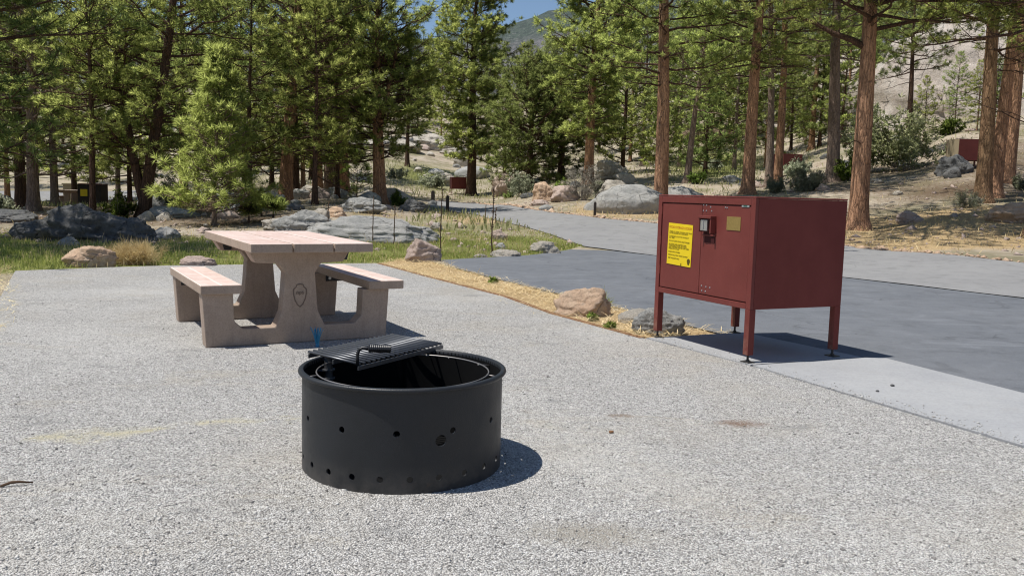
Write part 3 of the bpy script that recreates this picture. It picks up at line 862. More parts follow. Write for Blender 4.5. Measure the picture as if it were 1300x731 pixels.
# granite outcrop on the right hillside
def outcrop(name, label, px, d, w, h, seed, depth=.8, dz=0):
    p = at(px, d)
    rng = np.random.default_rng(seed)
    bm = bmesh.new()
    bmesh.ops.create_icosphere(bm, subdivisions=6, radius=1)
    off = Vector(rng.uniform(-9, 9, 3))
    for v in bm.verts:
        q = v.co.normalized()
        e = 1 + .10 * mnoise.fractal(q * 1.3 + off, 1, 2, 3)
        led = mnoise.noise(Vector((q.x * 2 + 3, q.y * 2, q.z * 7)) + off)
        e += .022 * (1 if led > 0 else -1) * min(1, abs(led) * 9)
        cr = abs(mnoise.noise(Vector((q.x * 5 + q.z * 2.5, q.y * 5, q.z * 4)) + off))
        e -= .07 * max(0, 1 - cr / .06)
        e += .012 * mnoise.fractal(q * 10 + off, 1, 2, 3)
        v.co = (q.x * w * e, q.y * w * depth * e, q.z * h * e)
    me = bpy.data.meshes.new(name); bm.to_mesh(me); bm.free()
    me.polygons.foreach_set('use_smooth', [True] * len(me.polygons))
    o = link(name, me, M['rock_cliff'], loc=(p.x, p.y, p.z + dz))
    tag(o, label, 'rock outcrop')
outcrop('rock_outcrop', 'big pale granite outcrop behind the hillside locker', 1250, 68, 11, 11.5, 5, 1.25, -5.2)
outcrop('rock_outcrop', 'lower pale granite shelf left of the big outcrop and behind the bush', 1110, 84, 12, 8, 8, 1.2, -3.6)
outcrop('rock_outcrop', 'pale granite knob at the far right edge behind the triple pines', 1390, 60, 7.5, 8, 12, 1.2, -3.2)
outcrop('rock_outcrop', 'distant pale bare rock showing between the tall road pines', 930, 110, 14, 9.0, 15, 1.1, -3.5)

# ------------------------------------------------------------------ pines
def set_puff(me, pn):
    a = me.attributes.new('puff', 'FLOAT_VECTOR', 'POINT')
    a.data.foreach_set('vector', np.ascontiguousarray(pn, np.float32).ravel())
def norm(v): return v / (np.linalg.norm(v, axis=-1, keepdims=True) + 1e-12)

def needles(P, D, S, K, length, width, spread, rng, lm=1.0, wm=1.0):
    length *= lm; width *= wm
    """tufts at P along D with size S; K needles each, as thin kites"""
    N = len(P)
    P = np.repeat(P, K, 0); Dd = np.repeat(D, K, 0); S = np.repeat(S, K)[:, None]
    dirs = norm(Dd * 1.0 + rng.normal(size=(N * K, 3)) * spread)
    L = length * S * rng.uniform(.7, 1.15, (N * K, 1))
    base = P - Dd * L * rng.uniform(0, .35, (N * K, 1))
    side = norm(np.cross(dirs, rng.normal(size=(N * K, 3)))) * width * .5 * np.sqrt(S)
    mid = base + dirs * L * .5
    tip = base + dirs * L; tip[:, 2] -= (.04 * L[:, 0])
    V = np.stack([base, mid + side, tip, mid - side], 1).reshape(-1, 3)
    pn = norm(dirs * .75 + Dd * .45 + np.array([0, 0, .25]))
    needles.pn = np.repeat(pn, 4, 0)
    return V

def pine_meshes(H, r0, cb, R, shape, seed, nb=60, tw=10, K=14, nl=.2, nw=.022, lean=(0, 0), fork=None, gap=.0, dead=6, step=.2, sides=9, droop=.0, topcut=1.0, dirbias=None, limbs=(), km=2.3, wm=.8, clf=1.15, clt=-.16):
    rng = np.random.default_rng(seed)
    mb = MB()
    def axis(h, ln=lean, ph=seed):
        t = h / H
        wx = .012 * H * math.sin(t * 5 + ph) * t; wy = .012 * H * math.cos(t * 4 + ph * 2) * t
        return np.array([ln[0] * h + wx, ln[1] * h + wy, h])
    hs = np.concatenate([[-.35, 0, .12, .3, .7], np.linspace(1.2, H, 14)])
    def rt(h):
        t = max(0, h) / H
        return r0 * ((1 - t) ** .8 * .97 + .02) * (1 + .55 * math.exp(-max(h, 0) / .22))
    mb.tube([axis(h) for h in hs], [rt(h) for h in hs], 14, 0)
    stems = [(axis, 1.0, 0)]
    if fork:
        fh, fl, fk = fork
        p0 = axis(fh)
        def ax2(h, p0=p0, fl=fl, fh=fh):
            u = h - fh
            return p0 + np.array([fl[0] * u + fl[0] * .6 * (1 - math.exp(-u * 1.5)), fl[1] * u, u])
        h2 = np.linspace(fh - .15, H * fk, 10)
        mb.tube([ax2(h) for h in h2], [max(.02, rt(fh) * .72 * (1 - (h - fh) / (H * fk - fh + 1e-6)) ** .8) for h in h2], 10, 0)
        stems.append((ax2, fk, fh))
    TP, TD, TS = [], [], []
    ga = rng.uniform(0, 6.28)
    def limb(org, az, el0, el1, L, r, foliage=True, nt=tw, tws=1.0, s0=.18):
        n = 7
        pts = [org]; q = org.copy()
        wig = rng.normal(0, .12, (n, 2))
        for j in range(1, n):
            s = j / (n - 1)
            el = el0 + (el1 - el0) * s + wig[j, 0]
            a = az + wig[j, 1] * 1.6
            q = q + np.array([math.cos(a) * math.cos(el), math.sin(a) * math.cos(el), math.sin(el)]) * L / (n - 1)
            pts.append(q)
        pts = np.array(pts)
        mb.tube(pts, np.linspace(r, .008, n), 6 if r > .03 else 4, 1, caps=False)
        if not foliage: return pts
        sarr = np.linspace(0, 1, n)
        for k in range(nt):
            s = s0 + (1 - s0) * ((k + rng.uniform(0, .9)) / nt)
            b = np.array([np.interp(s, sarr, pts[:, c]) for c in range(3)])
            sd = 1 if k % 2 else -1
            a = az + sd * rng.uniform(.45, 1.25)
            el = rng.uniform(-.15, .55)
            tl = max(.22, L * (.42 - .22 * s) * rng.uniform(.6, 1.15)) * tws
            dv = np.array([math.cos(a) * math.cos(el), math.sin(a) * math.cos(el), math.sin(el)])
            m_ = max(1, int(tl / (step * 1.15)))
            e = b + dv * tl + np.array([0, 0, .12 * tl])
            mb.tube([b, (b + e) / 2 + np.array([0, 0, -.04 * tl]), e], [.014, .009, .005], 3, 1, caps=False)
            for j in range(m_):
                u = 1 - .55 * j / max(1, m_)
                q_ = b + (e - b) * u + rng.normal(0, .035, 3)
                if mnoise.noise(Vector(q_ * clf + seed * 1.37)) < clt: continue
                TP.append(q_); TD.append(norm(dv * .8 + np.array([0, 0, .45]) + rng.normal(0, .25, 3))); TS.append(rng.uniform(.75, 1.15))
        TP.append(pts[-1]); TD.append(norm(pts[-1] - pts[-2] + np.array([0, 0, .1]))); TS.append(1.15)
        return pts
    for (axf, top, hb) in stems:
        n_ = nb if hb == 0 else int(nb * .55)
        lo = max(cb, hb + .3)
        for k in range(n_):
            u = (k + rng.uniform(-.4, .4)) / n_
            u = min(max(u, 0), .985)
            h = lo + (H * top - lo) * u
            if shape == 'cone': env = (1 - u) ** .85 * .95 + .06
            elif shape == 'round': env = (.62 + 1.1 * u) if u < .32 else .98 * (1 - ((u - .32) / .68) ** 1.7) + .1
            else: env = (.7 + .7 * u) if u < .4 else .98 * (1 - ((u - .4) / .6) ** 1.35) + .12   # 'pine'
            ga += 2.399 + rng.normal(0, .35)
            az = ga
            if dirbias is not None and rng.random() < dirbias[1]: az = dirbias[0] + rng.normal(0, .7)
            L = R * env * rng.uniform(.62, 1.12) * (1 if hb == 0 else .75)
            if shape == 'cone':
                e0 = -.05 + .9 * u + rng.normal(0, .1); e1 = e0 + .5
            else:
                e0 = -.12 - droop + .85 * u + rng.normal(0, .15); e1 = e0 + rng.uniform(-.05, .5)
            r = max(.012, min(rt(h) * .42, .013 * L + .012))
            limb(axf(h), az, e0, e1, L, r, True, max(3, int(tw * (.45 + .6 * env))))
        TP.append(axf(H * top)); TD.append(np.array([0, 0, 1.0])); TS.append(1.2)
    for (h, az, e0, e1, L, r, fol) in limbs:
        limb(axis(h), az, e0, e1, L, r, fol, tw, 1.0, .35)
    for k in range(dead):
        h = rng.uniform(max(1.2, cb * .4), cb + .15 * (H - cb))
        limb(axis(h), rng.uniform(0, 6.28), rng.uniform(-.3, .3), rng.uniform(-.5, .5), rng.uniform(.4, 1.1) * R * .5, .018, False)
    me = mb.mesh('trunk')
    me.polygons.foreach_set('use_smooth', [True] * len(me.polygons))
    Vn = needles(np.array(TP), np.array(TD), np.array(TS), int(K * km), nl, nw, .85, rng, 1.02, wm)
    cm = np_mesh('crown', Vn, np.arange(len(Vn)).reshape(-1, 4))
    set_puff(cm, needles.pn)
    return me, cm

def lean_for(p, d, px2, py2):
    """trunk lean so that it passes the second photo point at the same depth"""
    w = ray(px2, py2)
    t = (p.y - CAM[1]) / w[1]
    q = CAM + w * t
    return ((q[0] - p.x) / (q[2] - p.z), 0.0)

NT_ = [0]
def pine(label, px, d, H, dbh, cb, R, shape='pine', bark='bark_red', leaf='needle', top=None, group=None, name='pine_tree', **kw):
    p = at(px, d)
    seed = kw.pop('seed', 100 + NT_[0] * 7); NT_[0] += 1
    if top: kw['lean'] = lean_for(p, d, *top)
    tm, cm = pine_meshes(H, dbh / 2, cb, R, shape, seed, **kw)
    o = empty(name, p)
    tag(o, label, 'tree', group)
    link('trunk', tm, [M[bark], M[kw.get('lb', 'bark_dark')] if bark != 'bark_grey' else M['bark_grey']], o)
    link('crown', cm, M[leaf], o)
    return o

G_ROAD = 'tall red trunked pines along the road'
# --- foreground left
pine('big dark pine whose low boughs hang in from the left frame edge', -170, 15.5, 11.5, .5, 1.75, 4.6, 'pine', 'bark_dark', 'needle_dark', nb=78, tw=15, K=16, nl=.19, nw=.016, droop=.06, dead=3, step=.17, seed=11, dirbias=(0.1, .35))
pine('young bright green pine with thin grey stem just behind the table', 272, 24, 4.75, .12, .35, 1.65, 'cone', 'bark_grey', 'needle_young', top=(277, 90), nb=104, tw=9, K=16, nl=.22, nw=.021, clf=1.9, clt=-.25, dead=0, step=.2, seed=23)
pine('dark leaning pine with paired stems behind the huge dark boulder', 182, 27.5, 12.5, .40, 1.5, 3.2, 'pine', 'bark_dark', 'needle', top=(207, 80), nb=78, tw=11, K=14, nl=.2, nw=.02, seed=31, fork=(.35, (-.16, .02), .55), dead=8)
pine('brown trunked pine standing behind the dark boulder near the left edge', 43, 30, 13, .42, 1.2, 3.5, 'pine', 'bark_grey', 'needle', nb=70, tw=11, K=14, nl=.2, nw=.021, seed=37)
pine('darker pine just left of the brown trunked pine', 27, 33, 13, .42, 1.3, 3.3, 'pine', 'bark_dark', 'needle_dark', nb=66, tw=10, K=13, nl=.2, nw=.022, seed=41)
pine('red trunked pine in rocky shade left of the forked pine', 362, 33, 14, .52, 1.5, 3.6, 'pine', 'bark_red', 'needle', top=(371, 90), nb=84, tw=12, K=14, nl=.21, nw=.021, seed=43)
pine('dark trunk close behind the red trunked pine', 374, 36, 13, .42, 1.9, 3.1, 'pine', 'bark_dark', 'needle_dark', nb=52, tw=10, K=13, nl=.21, nw=.022, seed=47)
pine('forked pine with broad bright crown beside the road posts', 482, 34.5, 9.1, .54, 1.7, 3.3, 'round', 'bark_red', 'needle', top=(480, 130), nb=96, tw=13, K=15, nl=.21, nw=.023, fork=(3.0, (.20, .05), .72), seed=53, droop=-.02)
pine('bushy pine with dark bare lower trunk behind the far red locker', 598, 57, 15.8, .66, 2.4, 3.1, 'pine', 'bark_dark', 'needle', top=(603, 60), nb=150, tw=13, K=15, nl=.27, nw=.036, clt=-.3, seed=59, droop=.1)
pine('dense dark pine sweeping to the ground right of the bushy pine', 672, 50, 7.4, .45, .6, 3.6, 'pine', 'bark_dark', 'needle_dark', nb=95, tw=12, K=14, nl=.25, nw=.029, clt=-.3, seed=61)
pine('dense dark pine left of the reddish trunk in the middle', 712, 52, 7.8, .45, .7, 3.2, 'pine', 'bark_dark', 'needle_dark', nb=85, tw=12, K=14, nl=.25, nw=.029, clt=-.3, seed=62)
pine('bright crowned pine with reddish trunk behind the grey shrub', 747, 44, 13.5, .52, 2.2, 3.0, 'pine', 'bark_red', 'needle', top=(752, 120), nb=125, tw=12, K=15, nl=.24, nw=.029, clt=-.25, seed=67)
pine('tall straight pine at the roadside left of the locker', 838, 32.5, 17, .55, 4.6, 3.7, 'pine', 'bark_red', 'needle', top=(845, 30), group=G_ROAD, nb=80, tw=12, K=14, nl=.21, nw=.021, seed=71, dead=9)
pine('thin leaning brown pine between the two roadside pines', 872, 43, 8.5, .36, 3.6, 2.8, 'pine', 'bark_grey', 'needle', top=(884, 130), nb=46, tw=11, K=14, nl=.23, nw=.025, seed=73)
pine('red trunked pine rising behind the middle of the locker', 949, 34, 16, .50, 4.5, 3.5, 'pine', 'bark_red', 'needle', top=(964, 30), group=G_ROAD, nb=74, tw=12, K=14, nl=.21, nw=.021, seed=79, dead=9)
pine('thin grey pine paired with a red trunk behind the locker', 976, 38, 12, .36, 4.4, 2.6, 'pine', 'bark_grey', 'needle', top=(980, 60), nb=42, tw=10, K=13, nl=.22, nw=.023, seed=83)
pine('slim red pine paired with the thin grey pine', 987, 39.5, 14, .40, 4.8, 2.7, 'pine', 'bark_red', 'needle', top=(995, 70), nb=48, tw=10, K=13, nl=.22, nw=.023, seed=89)
pine('grey barked pine left of the big red pine', 1057, 36, 14, .55, 5.0, 3.0, 'pine', 'bark_grey', 'needle', top=(1063, 60), nb=54, tw=11, K=14, nl=.21, nw=.022, seed=97, dead=12)
pine('big red pine directly right of the locker with a heavy limb', 1089, 24.3, 15, .54, 5.6, 5.2, 'pine', 'bark_red', 'needle', top=(1101, 30), group=G_ROAD, dirbias=(-1.95, .6), nb=84, tw=13, K=15, nl=.19, nw=.018, seed=101, dead=4,
     limbs=((4.9, 2.95, .75, .15, 3.2, .10, True), (5.4, .2, .12, .25, 3.6, .07, True), (6.9, -2.1, .12, .2, 6.4, .08, True), (7.3, -2.4, .1, .2, 7.0, .08, True), (7.8, -1.7, .12, .2, 6.0, .07, True), (8.3, -2.65, .1, .2, 6.8, .07, True), (8.8, -2.25, .1, .2, 7.2, .07, True), (9.3, -1.9, .1, .2, 6.5, .07, True), (7.1, -2.25, .05, .1, 7.6, .08, True), (7.6, -2.55, .05, .1, 7.8, .08, True), (8.0, -1.95, .05, .1, 7.0, .07, True), (8.6, -2.45, .05, .1, 8.0, .07, True), (7.4, -1.4, .05, .1, 6.2, .07, True), (8.2, -1.55, .05, .1, 6.4, .07, True)))  # long high limbs added above the frame to dapple the bank with shade
pine('tan barked pine first of the triple pines at right', 1247, 27.5, 14, .50, 4.7, 3.5, 'pine', 'bark_tan', 'needle', top=(1262, 60), nb=62, tw=12, K=14, nl=.2, nw=.019, seed=103, dead=14)
pine('orange barked pine leaning behind the tan barked pine', 1262, 28.6, 15, .44, 5.4, 3.2, 'pine', 'bark_red', 'needle', top=(1284, 40), nb=50, tw=11, K=14, nl=.2, nw=.019, seed=107, dead=8)
pine('orange plated pine rightmost of the triple pines', 1278, 31.5, 15, .50, 5.4, 3.2, 'pine', 'bark_red', 'needle', top=(1296, 60), nb=50, tw=11, K=14, nl=.2, nw=.02, seed=109, dead=8)
pine('roadside pine at the right frame edge showing only its flared root', 1322, 20.3, 14, .62, 4.8, 4.4, 'pine', 'bark_tan', 'needle', dirbias=(3.3, .6), nb=64, tw=12, K=14, nl=.19, nw=.018, seed=113)  # unseen crown swung left so its shade lands on the bank
pine('low dark green pine bough tree in front of the pale outcrop', 1150, 44, 9, .34, 4.3, 2.7, 'pine', 'bark_dark', 'needle_dark', nb=40, tw=12, K=15, nl=.23, nw=.025, seed=127)
pine('far red trunk seen between the grey pine and the slim red pine', 1030, 58, 12, .42, 3.6, 2.9, 'pine', 'bark_red', 'needle_far', nb=48, tw=10, K=12, nl=.26, nw=.03, seed=131)
pine('small dark pine on the meadow slope right of the forked pine', 517, 78, 9, .42, 3.6, 2.6, 'pine', 'bark_dark', 'needle_far', nb=50, tw=10, K=12, nl=.3, nw=.035, seed=137)
for k, (px, d) in enumerate(((403, 41), (418, 42), (424, 45), (437, 41.5))):
    pine(['short thick trunk leftmost of the trunk cluster left of the forked pine', 'greyish trunk second in the cluster left of the forked pine', 'dark trunk third in the cluster left of the forked pine', 'orange trunk rightmost of the cluster left of the forked pine'][k],
         px, d, 12 + k * .7, .5, 1.6, 2.9, 'pine', ('bark_red', 'bark_grey', 'bark_dark', 'bark_red')[k], 'needle', nb=44, tw=10, K=12, nl=.23, nw=.026, seed=140 + k * 3)
for k, (px, d, h) in enumerate(((332, 26.5, .55), (347, 25.2, .45), (316, 24.6, .4), (453, 38, 2.0))):
    pine(['tiny green pine sapling right of the young bright pine', 'dark little pine sapling at the far table corner', 'tiny low sapling left of the other saplings behind the table', 'bushy small sapling beside the forked pine trunk'][k],
         px, d, h, .05, .12, .14 if k < 3 else .9, 'cone', 'bark_dark', 'greenbush' if k == 3 else 'needle', nb=26, tw=5, K=14, nl=.2, nw=.02, dead=0, step=.16, seed=160 + k, name='pine_sapling')

for k, (px, d, H, R) in enumerate(((318, 31, 8.5, 2.6), (400, 30.5, 6.8, 2.3), (118, 27, 9, 2.8), (236, 33, 9, 2.6), (428, 36, 8.5, 2.5))):
    pine(['middle sized pine right behind the young bright pine', 'low bushy pine between the red trunk and the forked pine', 'bushy pine standing behind the huge dark boulder', 'bushy pine between the leaning pine and the young bright pine', 'low crowned pine left of the forked pine'][k],
         px, d, H, .2, 1.5 if k != 2 else 2.2, R, 'pine', 'bark_dark', 'needle_dark' if k in (0, 3) else 'needle', nb=54, tw=10, K=14, nl=.21, nw=.022, seed=180 + k, dead=3)

# --- background stand: a few pines, then copies of them with their trunk and crown
VAR = []
VH = (13, 15, 12, 14, 11, 16, 9)
for k in range(7):
    H = (13, 15, 12, 14, 11, 16, 9)[k]
    tm, cm = pine_meshes(H, .15 + .015 * (k % 3), (1.2, 2.2, .9, 1.6, .7, 2.2, .6)[k], (3.3, 3.6, 3.2, 3.6, 3.0, 3.5, 2.5)[k], ('pine', 'pine', 'pine', 'round', 'cone', 'pine', 'cone')[k], 300 + k, nb=72, tw=10, K=11, nl=.29, nw=.036, dead=5, km=1.9, wm=1.05)
    tm.materials.append(M[('bark_dark', 'bark_grey', 'bark_dark', 'bark_red')[k % 4]]); tm.materials.append(M['bark_dark'])
    cm.materials.append(M[('needle', 'needle_far', 'needle_dark', 'needle')[k % 4]])
    VAR.append((tm, cm))
def bg(px, d, k, s, label, group):
    p = at(px, d)
    o = empty('pine_tree', p, random.uniform(0, 6.28))
    ylim = 62 if 625 < px < 728 else 48 if 440 < px < 580 else None
    if 1165 < px < 1270 and d < 55: s *= .42
    if ylim is not None:
        s = min(s, (CH + d * (249 - ylim) / F - p.z) / VH[k])
    o.scale = (s, s, s)
    tag(o, label, 'tree', group)
    for nm, me in (('trunk', VAR[k][0]), ('crown', VAR[k][1])):
        c = bpy.data.objects.new(nm, me); COL.objects.link(c); c.parent = o
LB1, GB1 = 'pine of the dense stand filling the left behind the shaded boulders', 'dense pine stand on the left'
LB2, GB2 = 'pine on the far slope behind the meadow and the bushy pine', 'pines on the far middle slope'
LB3, GB3 = 'pine on the hillside behind the tall roadside pines', 'pines on the right hillside'
left = [(165, 44), (296, 47), (385, 50), (-35, 37), (-60, 40), (-110, 30), (10, 46), (70, 41), (95, 50), (150, 54), (232, 39), (250, 52), (310, 48), (345, 56), (395, 60), (440, 64), (120, 72), (30, 84), (270, 82), (400, 92), (80, 105), (210, 110), (-20, 66), (-120, 60), (180, 62), (300, 70)]
for i, (px, d) in enumerate(left): bg(px, d, i % 7 if d > 55 else (0, 1, 3, 5)[i % 4], random.uniform(.85, 1.1), LB1, GB1)
mid = [(470, 98), (500, 125), (530, 118), (560, 112), (585, 128), (620, 92), (640, 74), (655, 110), (690, 78), (700, 125), (725, 95), (760, 70), (780, 84), (450, 120), (545, 135), (610, 140), (672, 140), (800, 62), (742, 132)]
for i, (px, d) in enumerate(mid): bg(px, d, i % 7, random.uniform(.7, .95), LB2, GB2)
right = [(1172, 50), (1212, 54), (1262, 52), (1240, 49), (842, 47), (862, 56), (895, 49), (912, 58), (932, 52), (955, 60), (972, 54), (1004, 62), (1022, 66), (1040, 58), (1068, 56), (1100, 78), (1140, 72), (1185, 76), (790, 52), (815, 58), (825, 90), (858, 72), (885, 66), (905, 82), (925, 74), (945, 98), (870, 104), (965, 84), (1000, 76), (1012, 92), (1045, 88), (1075, 70), (1120, 95), (1160, 88), (1110, 66), (1200, 92), (1240, 84), (1290, 78), (1330, 50), (1350, 66), (1380, 44), (990, 118), (900, 128), (1080, 120), (1180, 118), (845, 128), (920, 112)]
for i, (px, d) in enumerate(right): bg(px, d, i % 7, random.uniform(.65, .9), LB3, GB3)
# ------------------------------------------------------------------ shrubs
def shrub(label, px, d, wpx, hpx, mat, seed, n=900, leaf=.06, name='shrub', cat='shrub', up=.5, stems=True, group=None, lw=.5):
    p = at(px, d)
    rng = np.random.default_rng(seed)
    w = wpx * d / F / 2; h = hpx * d / F
    mb = MB()
    TP, TD = [], []
    ns = max(10, n // 30)
    for k in range(ns):
        a = rng.uniform(0, 6.28); e = rng.uniform(.15, 1.0)
        r = w * e; tip = np.array([math.cos(a) * r, math.sin(a) * r * .8, h * (1 - .55 * e * e) * rng.uniform(.75, 1.1)])
        b = np.array([math.cos(a) * r * .2, math.sin(a) * r * .2, -.05])
        mid = (b + tip) / 2 + rng.normal(0, .06 * w, 3)
        if stems: mb.tube([b, mid, tip], [.012, .008, .004], 3, 0, caps=False)
        for j in range(n // ns):
            u = rng.uniform(.25, 1)
            q = (b * (1 - u) ** 2 + 2 * mid * u * (1 - u) + tip * u * u) + rng.normal(0, .09 * min(w, h), 3)
            q[2] = max(q[2], .02)
            TP.append(q); TD.append(norm(np.array([math.cos(a) * .6, math.sin(a) * .6, up]) + rng.normal(0, .3, 3)))
    o = empty(name, p); tag(o, label, cat, group)
    if stems: link('stem', mb.mesh('stem'), M['dead_wood'], o)
    Vn = needles(np.array(TP), np.array(TD), rng.uniform(.7, 1.2, len(TP)), 6, leaf * 2.2, leaf * lw, .7, rng)
    fm = np_mesh('foliage', Vn, np.arange(len(Vn)).reshape(-1, 4)); set_puff(fm, needles.pn)
    link('foliage', fm, M[mat], o)
    return o
shrub('large pale green willow bush left of the hillside locker', 1150, 39, 112, 80, 'willow', 1, 850, .12)
shrub('pale green willow bush behind the big red pine', 1102, 40, 80, 84, 'willow', 2, 620, .12)
shrub('bright green low bush at the foot of the grey barked pine', 1078, 35.5, 40, 36, 'greenbush', 3, 450, .08)
shrub('grey sage bush behind the locker top', 1022, 33.5, 62, 26, 'sage', 4, 700, .06)
shrub('green shrub low on the pale outcrop slope', 1205, 50, 40, 22, 'greenbush', 30, 400, .1)
shrub('sage bush before the half hidden red locker', 1012, 42, 44, 22, 'sage', 31, 500, .08)
shrub('small sage bush below the paired thin pines', 985, 34.5, 40, 20, 'sage', 5, 350, .06)
shrub('bare grey twiggy shrub beside the roadside post', 738, 37, 56, 46, 'shrub_grey', 6, 750, .07, lw=.16)
shrub('green shrub left of the bare grey shrub', 716, 38.5, 26, 24, 'greenbush', 7, 250, .07)
shrub('green shrub right of the bare grey shrub', 762, 37.5, 24, 24, 'sage', 8, 250, .07)
shrub('pale green shrub in front of the dark pines across the road', 662, 44, 52, 28, 'sage', 9, 500, .07)
shrub('dark round shrub at the road edge near the far red locker', 646, 45, 18, 9, 'needle_dark', 10, 350, .05)
shrub('grey green sage bush on the meadow behind the road posts', 548, 62, 46, 20, 'sage', 11, 450, .09)
shrub('second sage bush at the left end of the meadow', 505, 66, 40, 14, 'sage', 12, 350, .09)
shrub('green bush at the foot of the thin leaning pine', 886, 42, 26, 18, 'greenbush', 13, 250, .07)
shrub('sage bush in the green clearing behind the locker', 905, 52, 40, 14, 'sage', 14, 350, .08)
shrub('low green bush right of the triple pines', 1296, 30, 30, 22, 'sage', 15, 300, .06)
shrub('dry grassy bush at the foot of the tan barked pine', 1228, 26.5, 50, 22, 'sage', 16, 400, .05, lw=.2)
shrub('green bush beside the forked pine base', 503, 33.5, 34, 18, 'greenbush', 17, 300, .06)
shrub('dark leafy shrub in shade behind the huge dark boulder', 150, 27, 44, 34, 'greenbush', 18, 350, .06)
shrub('small shrub at the far left under the dark boughs', 4, 26, 44, 30, 'sage', 19, 300, .06)
shrub('pale green shrub right of the leaning pine', 215, 31, 50, 44, 'sage', 20, 450, .06)
shrub('clump of long dry straw coloured grass at the far gravel edge', 178, 13.15, 92, 24, 'drygrass', 21, 900, .09, 'grass_clump', 'grass', .9, False, lw=.06)
shrub('small tuft of green grass behind the big orange tan boulder', 764, 9.35, 16, 18, 'grass', 22, 50, .07, 'grass_clump', 'grass', 1.4, False, lw=.09)
shrub('green weed on the straw strip below the big orange boulder', 752, 8.4, 14, 8, 'greenbush', 23, 40, .03, 'weed', 'plant', .5, False)
shrub('leafy weed on the straw strip left of the grey block', 776, 7.85, 16, 8, 'greenbush', 24, 40, .03, 'weed', 'plant', .5, False)
shrub('tiny weed near the middle of the straw strip', 626, 11.6, 14, 6, 'greenbush', 25, 40, .03, 'weed', 'plant', .5, False)

# dead seed stalks
for k, (px, pyb, hpx, lb, seedy) in enumerate((
        (416.5, 300, 46, 'thin dead stalk leftmost of the row behind the table', 0), (473, 309, 62, 'dead stalk standing behind the right table corner', 0),
        (500, 312, 53, 'thin dead stalk right of the table behind the grass', 0), (559, 317, 80, 'tall dead stalk behind the pointed pink boulder', 0),
        (624, 325, 92, 'thick dark dead stalk with seed heads on the island', 1), (616, 284, 26, 'short dead stalk on the island by the road, left one', 0),
        (629, 284, 22, 'short dead stalk on the island by the road, right one', 1))):
    p = pix(px, pyb); d = p.y; h = hpx * d / F
    rng = np.random.default_rng(k)
    mb = MB()
    pts = [np.array([rng.normal(0, .006) + .02 * h * (j / 9) ** 2, rng.normal(0, .006), h * j / 9 - .04]) for j in range(10)]
    mb.tube(pts, np.linspace(.014 if not seedy else .018, .009, 10), 6)
    o = empty('dead_stalk', p); tag(o, lb, 'dead plant', 'dead stalks behind the table')
    mb.build('stem', M['stalk'], o, smooth=True)
    hd = MB()
    for j in range(30 if seedy else 12):
        u = rng.uniform(.25, 1) if seedy else rng.uniform(.75, 1)
        q = np.array([np.interp(u * 9, range(10), [a[c] for a in pts]) for c in range(3)])
        a = rng.uniform(0, 6.28); r = .035 if seedy else .018
        e = q + np.array([math.cos(a) * r, math.sin(a) * r, .02])
        hd.tube([q, (q + e) / 2, e], [.006, .011, .004], 5)
    hd.build('seed_head', M['stalk'], o, smooth=True)

# wooden roadside posts
for k, (px, d, hpx, w, lb) in enumerate(((549.5, 40, 15, .16, 'short dark road post left of its pair by the road end'), (568, 33, 21, .12, 'short dark road post right of its pair by the road end'),
                                          (755, 29.8, 18, .09, 'slim dark post in front of the bare grey shrub'), (73, 50, 9, .14, 'short dark post by the far road at left'))):
    p = at(px, d); h = hpx * d / F
    o = empty('road_post', p); tag(o, lb, 'post', 'dark posts by the roads')
    mb = MB(); mb.box((-w / 2, -w / 2, -.2), (w / 2, w / 2, h - .04)); mb.build('post', M['post'], o, bevel=.01)
    mb = MB(); mb.prism([(-w / 2, 0), (w / 2, 0), (w / 2 * .5, .05), (-w / 2 * .5, .05)], -w / 2, w / 2); mb.build('cap', M['post'], o, bevel=.006, loc=(0, 0, h - .042))

# timber edging between gravel and straw
mb = MB()
E_ = [(-2.2, 14.16), (-1.22, 12.24), (-.08, 10.09), (.42, 8.73), (1.13, 7.36)]
for i in range(4):
    a, b = np.array(E_[i]), np.array(E_[i + 1])
    dv = (b - a) / np.linalg.norm(b - a); nn = np.array([dv[1], -dv[0]])
    pr = [a - nn * .03, b - nn * .03, b + nn * .03, a + nn * .03]
    zt = .022
    mb.add([(*q, -.05) for q in pr] + [(*q, zt) for q in pr], [(0, 3, 2, 1), (4, 5, 6, 7), (0, 1, 5, 4), (1, 2, 6, 5), (2, 3, 7, 6), (3, 0, 4, 7)])
tag(mb.build('timber_edging', M['rust_wood'], bevel=.006), 'rusty brown timber edging between the gravel and the straw strip', 'edging')
